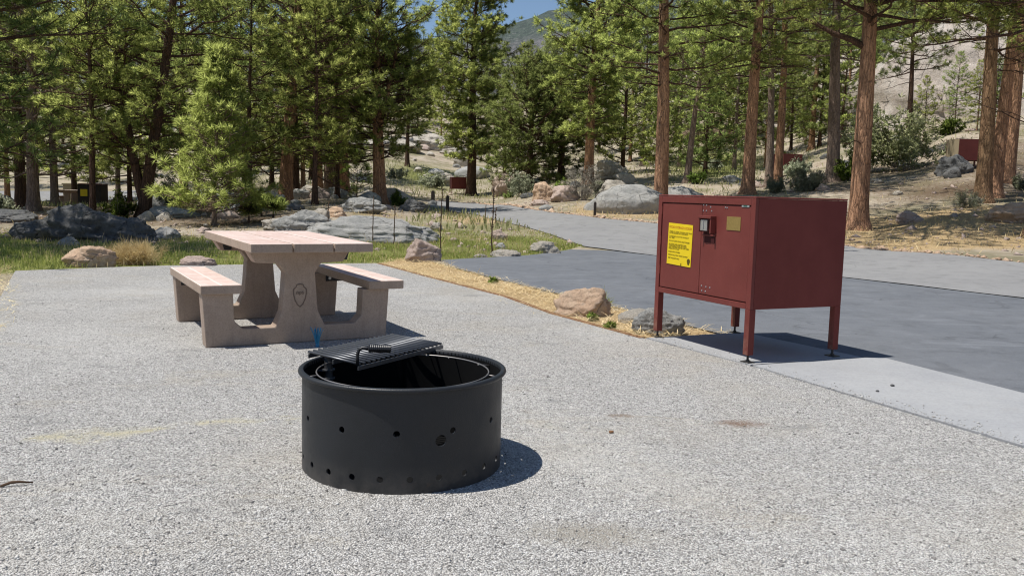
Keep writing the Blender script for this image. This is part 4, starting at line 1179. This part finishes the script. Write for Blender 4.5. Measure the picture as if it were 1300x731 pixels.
# ------------------------------------------------------------------ stuff: grass, straw, stones, litter
def blades(name, X, Y, mat, h, w, lean, seed, z=None, flat=False):
    rng = np.random.default_rng(seed)
    N = len(X)
    Z = T(X, Y) if z is None else np.full(N, z)
    b = np.stack([X, Y, Z], -1)
    a = rng.uniform(0, 6.28, N)
    hh = h * rng.uniform(.4, 1.25, N)
    if flat:
        d = np.stack([np.cos(a), np.sin(a), rng.normal(0, .18, N)], -1)
        b[:, 2] += rng.uniform(.002, .035, N)
        tip = b + d * hh[:, None]; tip[:, 2] = np.maximum(tip[:, 2], Z + .004)
    else:
        d = np.stack([np.cos(a) * lean, np.sin(a) * lean, np.ones(N)], -1) + rng.normal(0, .15, (N, 3))
        tip = b + d * hh[:, None]
    a2 = rng.uniform(0, 6.28, N)
    s = np.stack([np.cos(a2), np.sin(a2), np.zeros(N)], -1) * w * .5
    mid = b * .45 + tip * .55; mid[:, 2] += .08 * hh
    V = np.stack([b - s * .6, mid - s, tip, mid + s, b + s * .6], 1).reshape(-1, 3)
    i = np.arange(N) * 5
    Fq = np.concatenate([np.stack([i, i + 1, i + 3, i + 4], -1)])
    Ft = np.stack([i + 1, i + 2, i + 3, i + 3], -1)
    me = bpy.data.meshes.new(name)
    me.from_pydata([], [], [])
    Vq = V; quads = Fq; tris = Ft[:, :3]
    me.vertices.add(len(Vq)); me.vertices.foreach_set('co', Vq.astype(np.float32).ravel())
    me.loops.add(quads.size + tris.size)
    me.loops.foreach_set('vertex_index', np.concatenate([quads.ravel(), tris.ravel()]).astype(np.int32))
    me.polygons.add(len(quads) + len(tris))
    me.polygons.foreach_set('loop_start', np.concatenate([np.arange(len(quads)) * 4, quads.size + np.arange(len(tris)) * 3]).astype(np.int32))
    me.update(calc_edges=True)
    o = link(name, me, mat); tag(o, kind='stuff'); return o

def scatter(n, xr, yr, keep, seed):
    rng = np.random.default_rng(seed)
    x = rng.uniform(*xr, n); y = rng.uniform(*yr, n)
    k = keep(x, y, rng.random(n)); return x[k], y[k]
def notpaved(x, y):
    return ~(poly_dist_inside(x, y, PAD) | poly_dist_inside(x, y, PARK) | poly_dist_inside(x, y, road_near + road_far[::-1]))
x, y = scatter(170000, (-15, 3), (11, 24), lambda x, y, r: notpaved(x, y) & (r < zones(x, y)[0] * (.04 + .9 * np.clip(.38 + .9 * wob(x, y, 1.7, 3), 0, 1))) & (zones(x, y)[1] < .3), 1)
blades('grass', x, y, M['grass'], .068, .012, .35, 2)
x, y = scatter(60000, (-15, 3), (11, 24), lambda x, y, r: notpaved(x, y) & (r < .55 * zones(x, y)[0] * (.5 - .5 * wob(x, y, 1.3, 5))) & (zones(x, y)[1] < .3), 4)
blades('dry_grass', x, y, M['drygrass'], .10, .008, .3, 5)
x, y = scatter(5000, (-13, 2), (11.5, 22), lambda x, y, r: notpaved(x, y) & (r < .10 * zones(x, y)[0]), 6)
blades('tall_seed_grass', x, y, M['drygrass'], .27, .007, .25, 7)
x, y = scatter(90000, (-26, 28), (24, 80), lambda x, y, r: notpaved(x, y) & (r < .9 * zones(x, y)[0]), 8)
blades('meadow_grass', x, y, M['meadow'], .22, .04, .35, 9)
x, y = scatter(40000, (-16, 26), (17, 50), lambda x, y, r: notpaved(x, y) & (r < .12 + .8 * zones(x, y)[1]), 10)
blades('hill_grass', x, y, M['drygrass'], .13, .016, .8, 11)
x, y = scatter(60000, (-2.4, 2.3), (7.2, 15.2), lambda x, y, r: (poly_dist_inside(x, y, STRAW) | poly_dist_inside(x - .13 * wob(y, x, 4), y - .1, STRAW)) & (r < .6 + .6 * wob(x, y, 2.6)), 12)
blades('straw', x, y, M['straw'], .13, .007, 0, 13, 0.0, True)
x, y = scatter(9000, (-8, -4), (6, 12.4), lambda x, y, r: (np.abs((x + 6.65) * .874 + (y - 11.53) * .486 + .16 + .1 * wob(x, y, 3)) < .17) & (r < .9), 22)
blades('straw_berm', x, y, M['straw'], .12, .006, 0, 23, .0, True)
x, y = scatter(9000, (-3.4, 1.6), (6.5, 14.5), lambda x, y, r: poly_dist_inside(x + .22, y + .1, STRAW) | poly_dist_inside(x + .1, y + .05, STRAW), 14)
k = ~poly_dist_inside(x, y, STRAW); x, y = x[k], y[k]
k = np.random.default_rng(1).random(len(x)) < .35
blades('loose_straw', x[k], y[k], M['straw'], .08, .005, 0, 15, .016, True)
x, y = scatter(70000, (-20, 27), (18, 48), lambda x, y, r: notpaved(x, y) & (r < .15 + .7 * zones(x, y)[2] + .25 * zones(x, y)[1]), 16)
blades('pine_litter', x, y, M['duff'], .16, .02, 0, 17, None, True)

def stones(name, X, Y, Z, S, mat, seed):
    rng = np.random.default_rng(seed)
    base = np.array([(1, 0, 0), (-1, 0, 0), (0, 1, 0), (0, -1, 0), (0, 0, 1), (0, 0, -1)], float)
    tri = np.array([(0, 2, 4), (2, 1, 4), (1, 3, 4), (3, 0, 4), (2, 0, 5), (1, 2, 5), (3, 1, 5), (0, 3, 5)])
    N = len(X)
    B = base[None] * rng.uniform(.5, 1.2, (N, 6, 1)) + rng.normal(0, .22, (N, 6, 3))
    a = rng.uniform(0, 6.28, N); ca_, sa = np.cos(a)[:, None], np.sin(a)[:, None]
    bx, by = B[..., 0] * ca_ - B[..., 1] * sa, B[..., 0] * sa + B[..., 1] * ca_
    B = np.stack([bx, by, B[..., 2] * .65], -1) * S[:, None, None]
    V = (B + np.stack([X, Y, Z], -1)[:, None]).reshape(-1, 3)
    Fq = (tri[None] + (np.arange(N) * 6)[:, None, None]).reshape(-1, 3)
    o = link(name, np_mesh(name, V, Fq), mat); tag(o, kind='stuff'); return o
rng = np.random.default_rng(3)
n = 80000
yy = 2.0 + (9.5 - 2.0) * rng.random(n) ** 1.7; xx = rng.uniform(-.68, .68, n) * yy
k = poly_dist_inside(xx, yy, PAD); xx, yy = xx[k], yy[k]
ex_ = rng.random(900); ey_ = np.abs(rng.normal(0, .10, 900))
q0, q1 = np.array((1.16, 7.32)), np.array((2.612, 4.26)); dd_ = (q1 - q0) / np.linalg.norm(q1 - q0); nn_ = np.array([-dd_[1], dd_[0]])
EP = q0 + (q1 - q0) * ex_[:, None] + nn_ * ey_[:, None] * (1 if nn_[0] > 0 else -1)
stones('grit', EP[:, 0], EP[:, 1], np.full(900, .027), rng.gamma(2.2, .0012, 900) + .0014, M['stone'], 8)
stones('loose_gravel', xx, yy, np.full(len(xx), .015), rng.gamma(2.2, .0012, len(xx)) + .0014, M['stone'], 4)
n = 5000
yy = rng.uniform(17, 60, n); xx = rng.uniform(-.62, .62, n) * yy
k = notpaved(xx, yy); xx, yy = xx[k], yy[k]
stones('scattered_stones', xx, yy, T(xx, yy), rng.gamma(1.3, .028, len(xx)) + .015, M['rock_pink'], 5)
# rubble along the road shoulders
P = []
for poly in (road_far[:10],):
    p = np.array(poly); s = np.r_[0, np.cumsum(np.linalg.norm(np.diff(p, axis=0), axis=1))]
    u = rng.uniform(0, s[-1], 900)
    P.append(np.stack([np.interp(u, s, p[:, 0]), np.interp(u, s, p[:, 1]) + np.abs(rng.normal(.12, .25, 900))], -1))
P = np.concatenate(P)
stones('shoulder_rubble', P[:, 0], P[:, 1], T(P[:, 0], P[:, 1]) + .02, rng.gamma(2, .02, len(P)) + .02, M['rock_tan'], 6)

# ------------------------------------------------------------------ picnic table
TZ, TL, TW, TT = .7894, 1.9067, .9429, .0674
def picnic_table(loc, rz, label, full=True):
    tb = empty('picnic_table', loc, rz); tag(tb, label, 'picnic table')
    l = TL / 2
    # top: three long planks with shallow open joints
    mb = MB()
    w3 = TW / 3
    for k in range(3):
        x0 = -TW / 2 + k * w3 + (.006 if k else 0); x1 = -TW / 2 + (k + 1) * w3 - (.006 if k < 2 else 0)
        mb.box((x0, -l, TZ - TT), (x1, l, TZ))
    mb.box((-TW / 2 + .02, -l + .03, TZ - TT + .004), (TW / 2 - .02, l - .012, TZ - .012))
    o = mb.build('tabletop', [M['tconc'], M['ttop']], tb, bevel=.006)
    for p in o.data.polygons:
        if p.normal.z > .9 and p.center.z > TZ - .003: p.material_index = 1
    bz, bt, bw, bx, bl = .4743, .0698, .2993, .6501, TL / 2 - .166
    for s in (-1, 1):
        mb = MB()
        mb.box((-bw / 2, -bl, -bt), (bw / 2, bl, 0))
        o = mb.build('bench', [M['tconc'], M['btop']], tb, bevel=.008, loc=(s * bx, 0, bz))
        for p in o.data.polygons:
            if p.normal.z > .9: p.material_index = 1
    half = [(.71, 0), (.735, .403), (.51, .403), (.50, .19), (.44, .13), (.195, .13), (.14, .25), (.117, .55), (.17, .622), (.345, .63), (.40, .721)]
    prof = half + [(-x, z) for x, z in reversed(half)]
    for s in (-1, 1):
        mb = MB()
        y0 = s * (l - .275)
        mb.prism([(x, max(z, .0)) for x, z in prof], -.07, .07)
        fr = mb.build('end_frame', M['tconc'], tb, bevel=.008, loc=(-.05, y0, .003))
        if full:
            # arrowhead crest cast in the outer face
            cx, cz, sc = -.003, .372, .082
            sh = [(-.58, .80), (-.9, .62), (-1, .55), (-.98, .1), (-.8, -.4), (-.45, -.85), (0, -1.12), (.45, -.85), (.8, -.4), (.98, .1), (1, .55), (.9, .62), (.58, .80), (.5, 1.0), (0, 1.06), (-.5, 1.0)]
            f_ = s
            pts = [np.array([f_ * x * sc * .62 * -1 * -1, 0, z * sc]) for x, z in sh]
            mb = MB(); mb.tube(pts + [pts[0], pts[1]], .0042, 6, caps=False)
            em = mb.build('emblem', M['emb'], fr, loc=(cx, f_ * .0715, cz), smooth=True)
            cu = bpy.data.curves.new('lettering', 'FONT'); cu.body = 'nps'; cu.size = .045; cu.align_x = 'CENTER'; cu.align_y = 'CENTER'; cu.extrude = .001
            tx = bpy.data.objects.new('tmp', cu); COL.objects.link(tx)
            dg = bpy.context.evaluated_depsgraph_get(); me = bpy.data.meshes.new_from_object(tx.evaluated_get(dg)); bpy.data.objects.remove(tx)
            link('lettering', me, M['emb'], em, (0, f_ * .0025, .022), (math.pi / 2, 0, 0 if f_ < 0 else math.pi))
    if full:
        # steel angle brackets and bolts under the seats and top
        for sx in (-1, 1):
            for sy in (-1, 1):
                mb = MB()
                yb = sy * (l - .355)
                mb.box((sx * bx - .085, yb - .06, bz - bt - .012), (sx * bx + .085, yb + .004, bz - bt - .002))
                mb.box((sx * bx - .085, yb + (.004 if sy > 0 else -.0), bz - bt - .075), (sx * bx + .085, yb + (.010 if sy > 0 else .006), bz - bt - .002))
                b = mb.build('bracket', M['steel'], tb, bevel=.002)
                for q in (-.05, .05):
                    mb = MB(); mb.tube([(sx * bx + q, yb - sy * .012, bz - bt - .045), (sx * bx + q, yb + sy * .004, bz - bt - .045)], .014, 10)
                    mb.build('bolt', M['galv'], b)
        for sy in (-1, 1):
            for sx in (-1, 1):
                mb = MB()
                yb = sy * (l - .355)
                mb.prism([(sx * .34 - .05, TZ - TT - .004), (sx * .34 + .05, TZ - TT - .004), (sx * .34 + .03, TZ - TT - .085), (sx * .34 - .03, TZ - TT - .085)], yb - .02, yb - .002)
                mb.build('bracket', M['steel'], tb, bevel=.002)
    return tb
M['emb'] = simple('emblem_groove', (.19, .145, .115), .9, .1)
picnic_table((-1.9735, 7.3992, .012), .5085, 'brown concrete picnic table with pinkish top on the gravel pad')

# blue whisker marker in front of the table
p = pix(403, 440, .014)
mb = MB(); rng = np.random.default_rng(5)
for k in range(46):
    a = rng.uniform(0, 6.28); e = abs(rng.normal(0, .28)); h = rng.uniform(.10, .155)
    t_ = np.array([math.cos(a) * e * h, math.sin(a) * e * h, h])
    mb.tube([(math.cos(a) * .006, math.sin(a) * .006, 0), tuple(t_ * .5 + np.array([0, 0, .012])), tuple(t_)], [.0032, .0028, .002], 4)
wk = empty('whisker_marker', p); tag(wk, 'blue plastic whisker marker on the gravel in front of the table frame', 'marker')
mb.build('whisker', M['blue'], wk)
mb = MB(); mb.tube([(0, 0, -.02), (0, 0, .012), (0, 0, .04)], [.016, .016, .012], 10); mb.build('hub', M['blue'], wk)

# ------------------------------------------------------------------ fire ring
RX, RY, RR, RB, RH = -.4732, 3.7942, .457, .4402, .4467
fr = empty('fire_ring', (RX, RY, .012)); tag(fr, 'black round steel fire ring with hinged grate on the gravel', 'fire ring')
hz = RH - .012
face = math.atan2(-RY, -RX)     # direction towards the viewer
holes = []
for k in range(-6, 7): holes.append((face + math.radians(4 + k * 360 / 23), .062, .0135))
for k in range(-2, 4): holes.append((face + math.radians(-3.2 + k * 30.5), .250, .0135))
holes.append((face + math.radians(20.4), .214, .024))
def wall_mesh(name, r0, r1):
    th0 = face - math.pi
    Wd = 2 * math.pi * r0
    pts, edges, polys = [], [], []
    nu = 160
    def add(loop):
        b = len(pts)
        pts.extend(Vector(q) for q in loop)
        edges.extend((b + i, b + (i + 1) % len(loop)) for i in range(len(loop)))
    def xh(a): return ((a - th0) % (2 * math.pi)) * r0
    border = [(Wd * i / nu, 0) for i in range(nu + 1)] + [(Wd * i / nu, hz - .008) for i in range(nu, -1, -1)]
    add(border)
    rings = []
    for a, z, r in holes:
        cx = xh(a)
        if cx < r * 1.3 or cx > Wd - r * 1.3: continue
        rings.append((cx, z, r))
        add([(cx + r * math.cos(w), z + r * math.sin(w)) for w in np.linspace(0, 2 * math.pi, 17)[:-1]])
    b = len(pts)
    for i in range(1, nu):
        for z in np.linspace(.02, hz - .03, 12):
            q = (Wd * i / nu, z)
            if all((q[0] - c) ** 2 + (q[1] - zz) ** 2 > (r * 1.25) ** 2 for c, zz, r in rings): pts.append(Vector(q))
    res = mgeo.delaunay_2d_cdt(pts, edges, [], 2, 1e-6)
    vs, fs = res[0], res[2]
    out = MB()
    def m3(q, r): a = th0 + q[0] / r0; return (r * math.cos(a), r * math.sin(a), q[1])
    keep = []
    for f in fs:
        c = sum((vs[i] for i in f), Vector((0, 0))) / len(f)
        if any((c.x - cx) ** 2 + (c.y - z) ** 2 < (r * .97) ** 2 for cx, z, r in rings): continue
        keep.append(tuple(f))
    n = len(vs)
    V = [m3(q, r0) for q in vs] + [m3(q, r1) for q in vs]
    Fc = keep + [tuple(i + n for i in reversed(f)) for f in keep]
    ec = {}
    for f in keep:
        for i in range(len(f)):
            e = (f[i], f[(i + 1) % len(f)]); ec[e] = 1
    side = [(e[1], e[0], e[0] + n, e[1] + n) for e in ec if (e[1], e[0]) not in ec]
    out.add(V, keep, 0); 
    me = bpy.data.meshes.new(name)
    me.from_pydata(V, [], Fc + side)
    mi = [0] * len(keep) + [1] * len(keep) + [0] * len(side)
    me.polygons.foreach_set('material_index', mi)
    bm = bmesh.new(); bm.from_mesh(me)
    bmesh.ops.remove_doubles(bm, verts=bm.verts, dist=1e-5)
    bm.to_mesh(me); bm.free()
    return me
wm = wall_mesh('ring_wall', RB, RB - .006)
wo = link('ring_wall', wm, [M['steel'], M['char']], fr)
wm.polygons.foreach_set('use_smooth', [True] * len(wm.polygons))
wm.set_sharp_from_angle(angle=math.radians(40))
mb = MB()
pr = []
for w in np.linspace(-100, 100, 9):   # rolled flange lip
    pass
c_r, c_z = RR - .010, hz - .010
prof = [(RB - .006, hz - .02), (RB - .006, hz - .001), (RB - .002, hz), (RR - .01, hz)] + [(c_r + .010 * math.cos(w), c_z + .010 * math.sin(w)) for w in np.linspace(math.pi / 2, -math.pi / 2, 7)] + [(RB + .002, hz - .02)]
mb.lathe(prof, 128); mb.build('rim', M['steel'], fr, smooth=True)
# ash bed inside
mb = MB(); mb.lathe([(.001, .006), (.2, .012), (RB - .01, .004)], 64); mb.build('ash_bed', M['char'], fr, smooth=True)
# wire hoop and its ticks
mb = MB()
mb.tube([(.379 * math.cos(w), .379 * math.sin(w), .416) for w in np.linspace(0, 2 * math.pi, 97)], .0035, 6, caps=False)
for a in (-60, -5, 30, 62, 80, 200, 245, 310):
    w = math.radians(a)
    mb.tube([(.372 * math.cos(w), .372 * math.sin(w), .412), (.434 * math.cos(w), .434 * math.sin(w), .405)], .003, 6)
mb.build('wire_hoop', M['wire'], fr, smooth=True)
# pivot post with collars
pp = (-.366, .15)
mb = MB()
mb.tube([(*pp, .0), (*pp, .452)], .019, 14)
for z in (.335, .375, .446): mb.tube([(*pp, z), (*pp, z + .008)], .03, 14)
mb.box((pp[0] - .075, pp[1] - .014, .37), (pp[0], pp[1] + .014, .378)); mb.box((pp[0], pp[1] - .01, .446), (pp[0] + .07, pp[1] + .012, .456))
mb.build('pivot_post', M['grate'], fr, bevel=.0015)
# cooking grate
cor = [np.array(pix(px, py, z)) - np.array([RX, RY, .012]) for px, py, z in ((391.5, 448.4, .485), (499.4, 425.6, .485), (562, 437, .462), (454.5, 464, .462))]
LX, LY = .35, .625
mb = MB()
def gp(a, b, z=0):
    """point on the grate: a across (towards the viewer), b along"""
    u = a / LX + .5; v = b / LY + .5
    p = (cor[3] * u + cor[0] * (1 - u)) * (1 - v) + (cor[2] * u + cor[1] * (1 - u)) * v
    return (p[0], p[1], p[2] + z)
nb_ = 19
for k in range(nb_):
    b = -LY / 2 + .012 + (LY - .024) * k / (nb_ - 1)
    mb.tube([gp(-LX / 2 - .012, b, .004), gp(LX / 2, b, .004)], .0068, 6)
gr = mb.build('grate', M['grate'], fr, smooth=True)
mb = MB()
for a in (-LX / 2, LX / 2, 0):
    pts4 = [gp(a - .004, -LY / 2), gp(a + .004, -LY / 2), gp(a + .004, LY / 2), gp(a - .004, LY / 2)]
    mb.add([(q[0], q[1], q[2] - .022) for q in pts4] + [(q[0], q[1], q[2] - .003) for q in pts4], [(0, 3, 2, 1), (4, 5, 6, 7), (0, 1, 5, 4), (1, 2, 6, 5), (2, 3, 7, 6), (3, 0, 4, 7)])
mb.build('grate_frame', M['grate'], gr, bevel=.001)
h0 = np.array(gp(LX / 2 - .008, -LY / 2 + .004, .0))
hx = np.array([.985, .17, -.03]); hx /= np.linalg.norm(hx)
arc = [h0, h0 + [0, 0, .03], h0 + [0, 0, .048], h0 + [0, 0, .070] + hx * .006, h0 + [0, 0, .076] + hx * .02, h0 + [0, 0, .076] + hx * .04, h0 + [0, 0, .076] + hx * .05]
mb = MB(); mb.tube(arc, .0075, 8); hd = mb.build('handle', M['grip'], gr, smooth=True)
mb = MB()
gs = h0 + np.array([0, 0, .076]) + hx * .045
prof_t = []; prof_r = []
for k in range(25):
    u = k / 24; prof_t.append(gs + hx * .10 * u); prof_r.append(.0185 if k % 2 else .0174)
prof_r[0] = .011; prof_r[-1] = .012
mb.tube(prof_t, prof_r, 12); mb.build('grip', M['grip'], hd)

# ------------------------------------------------------------------ food storage locker
LW, LD, ZB, ZT = 1.2227, .8878, .3934, 1.2172
def text_mesh(body, size, extrude=.0004, align='LEFT', spacing=1.0):
    cu = bpy.data.curves.new('t', 'FONT'); cu.body = body; cu.size = size; cu.align_x = align; cu.align_y = 'TOP'; cu.extrude = extrude; cu.space_line = spacing
    tx = bpy.data.objects.new('t', cu); COL.objects.link(tx)
    dg = bpy.context.evaluated_depsgraph_get(); me = bpy.data.meshes.new_from_object(tx.evaluated_get(dg)); bpy.data.objects.remove(tx)
    return me
def locker(loc, rz, label, group=None, side='redside', detail=True, sign=True, back_red=True):
    lk = empty('food_locker', loc, rz); tag(lk, label, 'storage locker', group)
    mb = MB()
    mb.box((-LW, .03, ZB), (0, LD, ZT - .014))
    mb.box((-LW - .001, -.001, ZT - .013), (.001, LD + .001, ZT))
    body = mb.build('cabinet', [M['red'], M[side]], lk, bevel=.004)
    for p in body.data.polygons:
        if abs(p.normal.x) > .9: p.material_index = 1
    mb = MB(); w = .05
    mb.box((-LW, 0, ZB), (-LW + w, .029, ZT - .0145)); mb.box((-w, 0, ZB), (0, .029, ZT - .0145))
    mb.box((-LW + w + .0005, 0, ZT - .064), (-w - .0005, .029, ZT - .0145)); mb.box((-LW + w + .0005, 0, ZB), (-w - .0005, .029, ZB + .042))
    mb.build('face_frame', M['red'], lk, bevel=.0025)
    seam = -.628
    for (x0, x1) in ((-LW + w + .008, seam - .002), (seam + .002, -w - .006)):
        mb = MB(); mb.box((x0, .006, ZB + .05), (x1, .028, ZT - .070))
        d_ = mb.build('door', M['red'], lk, bevel=.003)
        if not detail: continue
        if x0 < seam - .1:
            pass
            mb = MB()
            for hz_ in (.55, .8, 1.05): mb.tube([(x0 - .006, .003, hz_), (x0 - .006, .003, hz_ + .07)], .0055, 8)
            mb.build('hinge', M['red'], d_)
        else:
            mb = MB()
            for hz_ in (.55, .8, 1.05): mb.tube([(x1 + .004, .003, hz_), (x1 + .004, .003, hz_ + .07)], .0055, 8)
            mb.build('hinge', M['red'], d_)
            mb = MB()
            for (rx, rz_) in ((-.612, 1.142), (-.575, 1.142), (-.525, 1.128), (-.612, 1.098), (-.575, 1.098), (-.51, 1.098), (-.345, 1.13), (-.325, 1.128), (-.59, .508), (-.535, .505), (-.485, .504), (-.585, .47), (-.54, .469)):
                mb.tube([(rx, .0062, rz_), (rx, .0025, rz_), (rx, .0015, rz_)], [.007, .0055, .002], 8)
            mb.build('rivet', M['galv'], d_)
            # latch housing: hood, side cheeks, steel paddle, dark recess below
            mb = MB()
            mb.prism([(-.605, 1.040), (-.448, 1.040), (-.448, 1.062), (-.605, 1.062)], -.05, .0055)
            mb.box((-.605, -.045, .935), (-.592, .0055, 1.0395)); mb.box((-.463, -.045, .925), (-.448, .0055, 1.0395))
            mb.box((-.605, -.006, .905), (-.44, .0055, .915))
            hs_ = mb.build('latch_housing', M['red'], d_, bevel=.003)
            mb = MB(); mb.box((-.588, -.038, .945), (-.505, -.022, 1.03)); mb.box((-.572, -.044, .955), (-.545, -.0385, 1.02)); mb.build('paddle', M['silver'], hs_, bevel=.004)
            mb = MB(); mb.box((-.580, .003, .852), (-.452, .0058, .903)); mb.box((-.588, .003, .917), (-.465, .0058, .944)); mb.build('recess', M['recess'], hs_)
            mb = MB(); mb.box((-.318, .002, .962), (-.16, .0058, 1.064)); mb.build('plaque', M['brass'], d_, bevel=.0008)
            mb = MB(); mb.box((-.156, .002, 1.138), (-.073, .0058, 1.164)); tg = mb.build('tag', M['tagplate'], d_, bevel=.0008)
            mb = MB(); mb.box((-.135, .0008, 1.143), (-.095, .0019, 1.159)); mb.build('tag_label', M['taggreen'], tg)
        if x0 < seam - .1 and sign:
            # yellow notice, mounted slightly tilted
            sg_ = MB(); sg_.box((-.165, .002, -.17), (.165, .0045, .17))
            sg = sg_.build('notice', M['yellow'], d_, loc=(-.903, 0, .812), rot=(0, math.radians(1.5), 0))
            link('title', text_mesh('FOOD STORAGE LOCKER', .0265, align='CENTER'), M['ink_red'], sg, (0, .0015, .150), (math.pi / 2, 0, 0))
            body_t = ('STORE ALL FOOD, COOLERS AND TRASH\nIN THIS LOCKER DAY AND NIGHT\n\nCLOSE AND LATCH THE DOORS AT\nALL TIMES\n\nDO NOT LEAVE FOOD UNATTENDED\n\nALL FOOD AND SCENTED ITEMS\nCOOKWARE, STOVES, PET FOOD\nAND TOILETRIES MUST BE KEPT HERE\nWHEN NOT IN USE\n\nSHARE WITH OTHERS\n\nREMOVE ALL ITEMS WHEN LEAVING\n\nKEEP WILDLIFE WILD')
            link('lettering', text_mesh(body_t, .0165, spacing=.78), M['ink'], sg, (-.148, .0015, .108), (math.pi / 2, 0, 0))
            mb = MB()
            pts = [(.02 * math.cos(w_) * (1 + .2 * math.sin(3 * w_)), .02 * math.sin(w_) * 1.3) for w_ in np.linspace(0, 6.28, 15)[:-1]]
            mb.prism([(.135 + x_, -.128 + z_) for x_, z_ in pts], .0008, .0019)
            mb.build('emblem', M['ink'], sg)
            mb = MB(); mb.box((.032, .0, -.176), (.041, .0019, -.150)); mb.build('lock_stub', M['ink'], sg)
    for (x, y) in ((-LW + .0275, .0275), (-.0275, .0275), (-LW + .0275, LD - .0275), (-.0275, LD - .0275)):
        mb = MB(); mb.box((x - .0275, y - .0275, .055), (x + .0275, y + .0275, ZB - .0005))
        lg = mb.build('leg', [M['red'], M[side]], lk, bevel=.003)
        for p in lg.data.polygons:
            if abs(p.normal.x) > .9: p.material_index = 1
        mb = MB(); mb.tube([(x, y, .004), (x, y, .06)], .009, 8); mb.tube([(x, y, .008), (x, y, .018)], .016, 6)
        mb.box((x - .045, y - .035, .0), (x + .045, y + .035, .006)); mb.build('foot', M['steel'], lg)
    return lk
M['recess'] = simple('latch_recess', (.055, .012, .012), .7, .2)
locker((1.7432, 6.2845, .0245), -1.1343, 'large dark red steel food locker with yellow notice on the concrete slab')

p = at(1199, 35.6)
locker((p.x, p.y - .2, p.z), math.pi + .06, 'small red food locker with sunlit end coloured tan on the hillside by the outcrop', 'distant food lockers', side='tan_paint_and_sunlit', detail=False).location = at(1199, 35.2)  # end panels coloured tan for the sun glare on them
p = at(1012, 41)
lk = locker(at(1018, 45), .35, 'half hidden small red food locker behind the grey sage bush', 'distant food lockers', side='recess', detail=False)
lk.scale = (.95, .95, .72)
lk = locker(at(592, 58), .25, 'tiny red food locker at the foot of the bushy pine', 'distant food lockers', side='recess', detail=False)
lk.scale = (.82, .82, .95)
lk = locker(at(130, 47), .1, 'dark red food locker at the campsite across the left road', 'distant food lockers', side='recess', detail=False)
p = at(112, 43)
lk = empty('food_locker', p, .05); tag(lk, 'dark brown food locker with yellow notice in the shade behind the dark boulder', 'storage locker', 'distant food lockers')
mb = MB(); mb.box((-.5, 0, .12), (.62, .8, 1.05)); mb.box((-.52, -.02, 1.051), (.64, .82, 1.08)); mb.build('cabinet', M['post'], lk, bevel=.01)
mb = MB(); mb.box((-.36, -.012, .5), (-.02, -.002, .84)); mb.build('notice', M['yellow'], lk)
for x_ in (-.45, .57):
    mb = MB(); mb.box((x_ - .04, .05, -.05), (x_ + .04, .75, .1195)); mb.build('leg', M['post'], lk)
picnic_table(at(92, 44.5), .2, 'distant pale picnic table beside the dark brown food locker', False)
p = at(88, 52)
bx_ = empty('utility_cabinet', p, .1); tag(bx_, 'tan utility cabinet with overhanging lid by the left road', 'cabinet')
mb = MB(); mb.box((-.35, 0, 0), (.35, .5, .95)); mb.build('cabinet', M['tan_paint_and_sunlit'], bx_, bevel=.01)
mb = MB(); mb.prism([(-.42, .951), (.42, .951), (.38, 1.04), (-.38, 1.04)], -.06, .56); mb.build('lid', M['tan_paint_and_sunlit'], bx_, bevel=.008)
# twig on the gravel
mb = MB(); a = pix(0, 617, .02); b = pix(42, 612, .02)
mb.tube([a, a.lerp(b, .3) + Vector((0, .01, .008)), a.lerp(b, .6) + Vector((0, -.008, .012)), b], [.005, .006, .005, .003], 6)
tag(mb.build('twig', M['stalk'], smooth=True), 'dark thin twig lying on the gravel at the left edge', 'twig')
# a few small pebbles/cones lying about
for k, (px, py, s, lb) in enumerate(((776, 548, .012, 'small brown pebble on the gravel in front of the locker'), (1133, 489, .012, 'dark pebble on the concrete walk right of its twin'), (1114, 496, .009, 'dark pebble on the concrete walk left of its twin'))):
    p = pix(px, py, .03 if k else .02)
    me = rock_mesh('pebble', s * 1.3, s, s * .8, 400 + k, sub=2)
    o = link('pebble', me, M['rock_dark'] if k else M['rust_wood'], loc=p); tag(o, lb, 'pebble')

# ------------------------------------------------------------------ light
SUN_EL = math.radians(67.0)
sx, sy = .38, .09          # shadow offset per metre of height
sdir = Vector((-sx, -sy, math.hypot(sx, sy) * math.tan(SUN_EL))).normalized()
ld = bpy.data.lights.new('sun', 'SUN'); ld.energy = 5.0; ld.angle = math.radians(.53); ld.color = (1, .965, .905)
lo = bpy.data.objects.new('sun', ld); COL.objects.link(lo)
lo.rotation_euler = sdir.to_track_quat('Z', 'Y').to_euler()
lo.location = (-10, -3, 40)
w = bpy.data.worlds.new('World'); scene.world = w; w.use_nodes = True
nt = w.node_tree
sky = nt.nodes.new('ShaderNodeTexSky'); sky.sky_type = 'NISHITA'; sky.sun_disc = False
sky.sun_elevation = SUN_EL
sky.sun_rotation = math.atan2(sdir.x, sdir.y)
sky.altitude = 1200; sky.air_density = 1.0; sky.dust_density = .3; sky.ozone_density = 2.0
nt.links.new(sky.outputs[0], nt.nodes['Background'].inputs[0])
nt.nodes['Background'].inputs[1].default_value = .105
scene.view_settings.view_transform = 'Standard'
scene.view_settings.look = 'None'
scene.view_settings.exposure = 0
scene.render.engine = 'CYCLES'
scene.cycles.use_denoising = True
scene.cycles.filter_width = 1.15
scene.cycles.max_bounces = 6
scene.cycles.transparent_max_bounces = 4
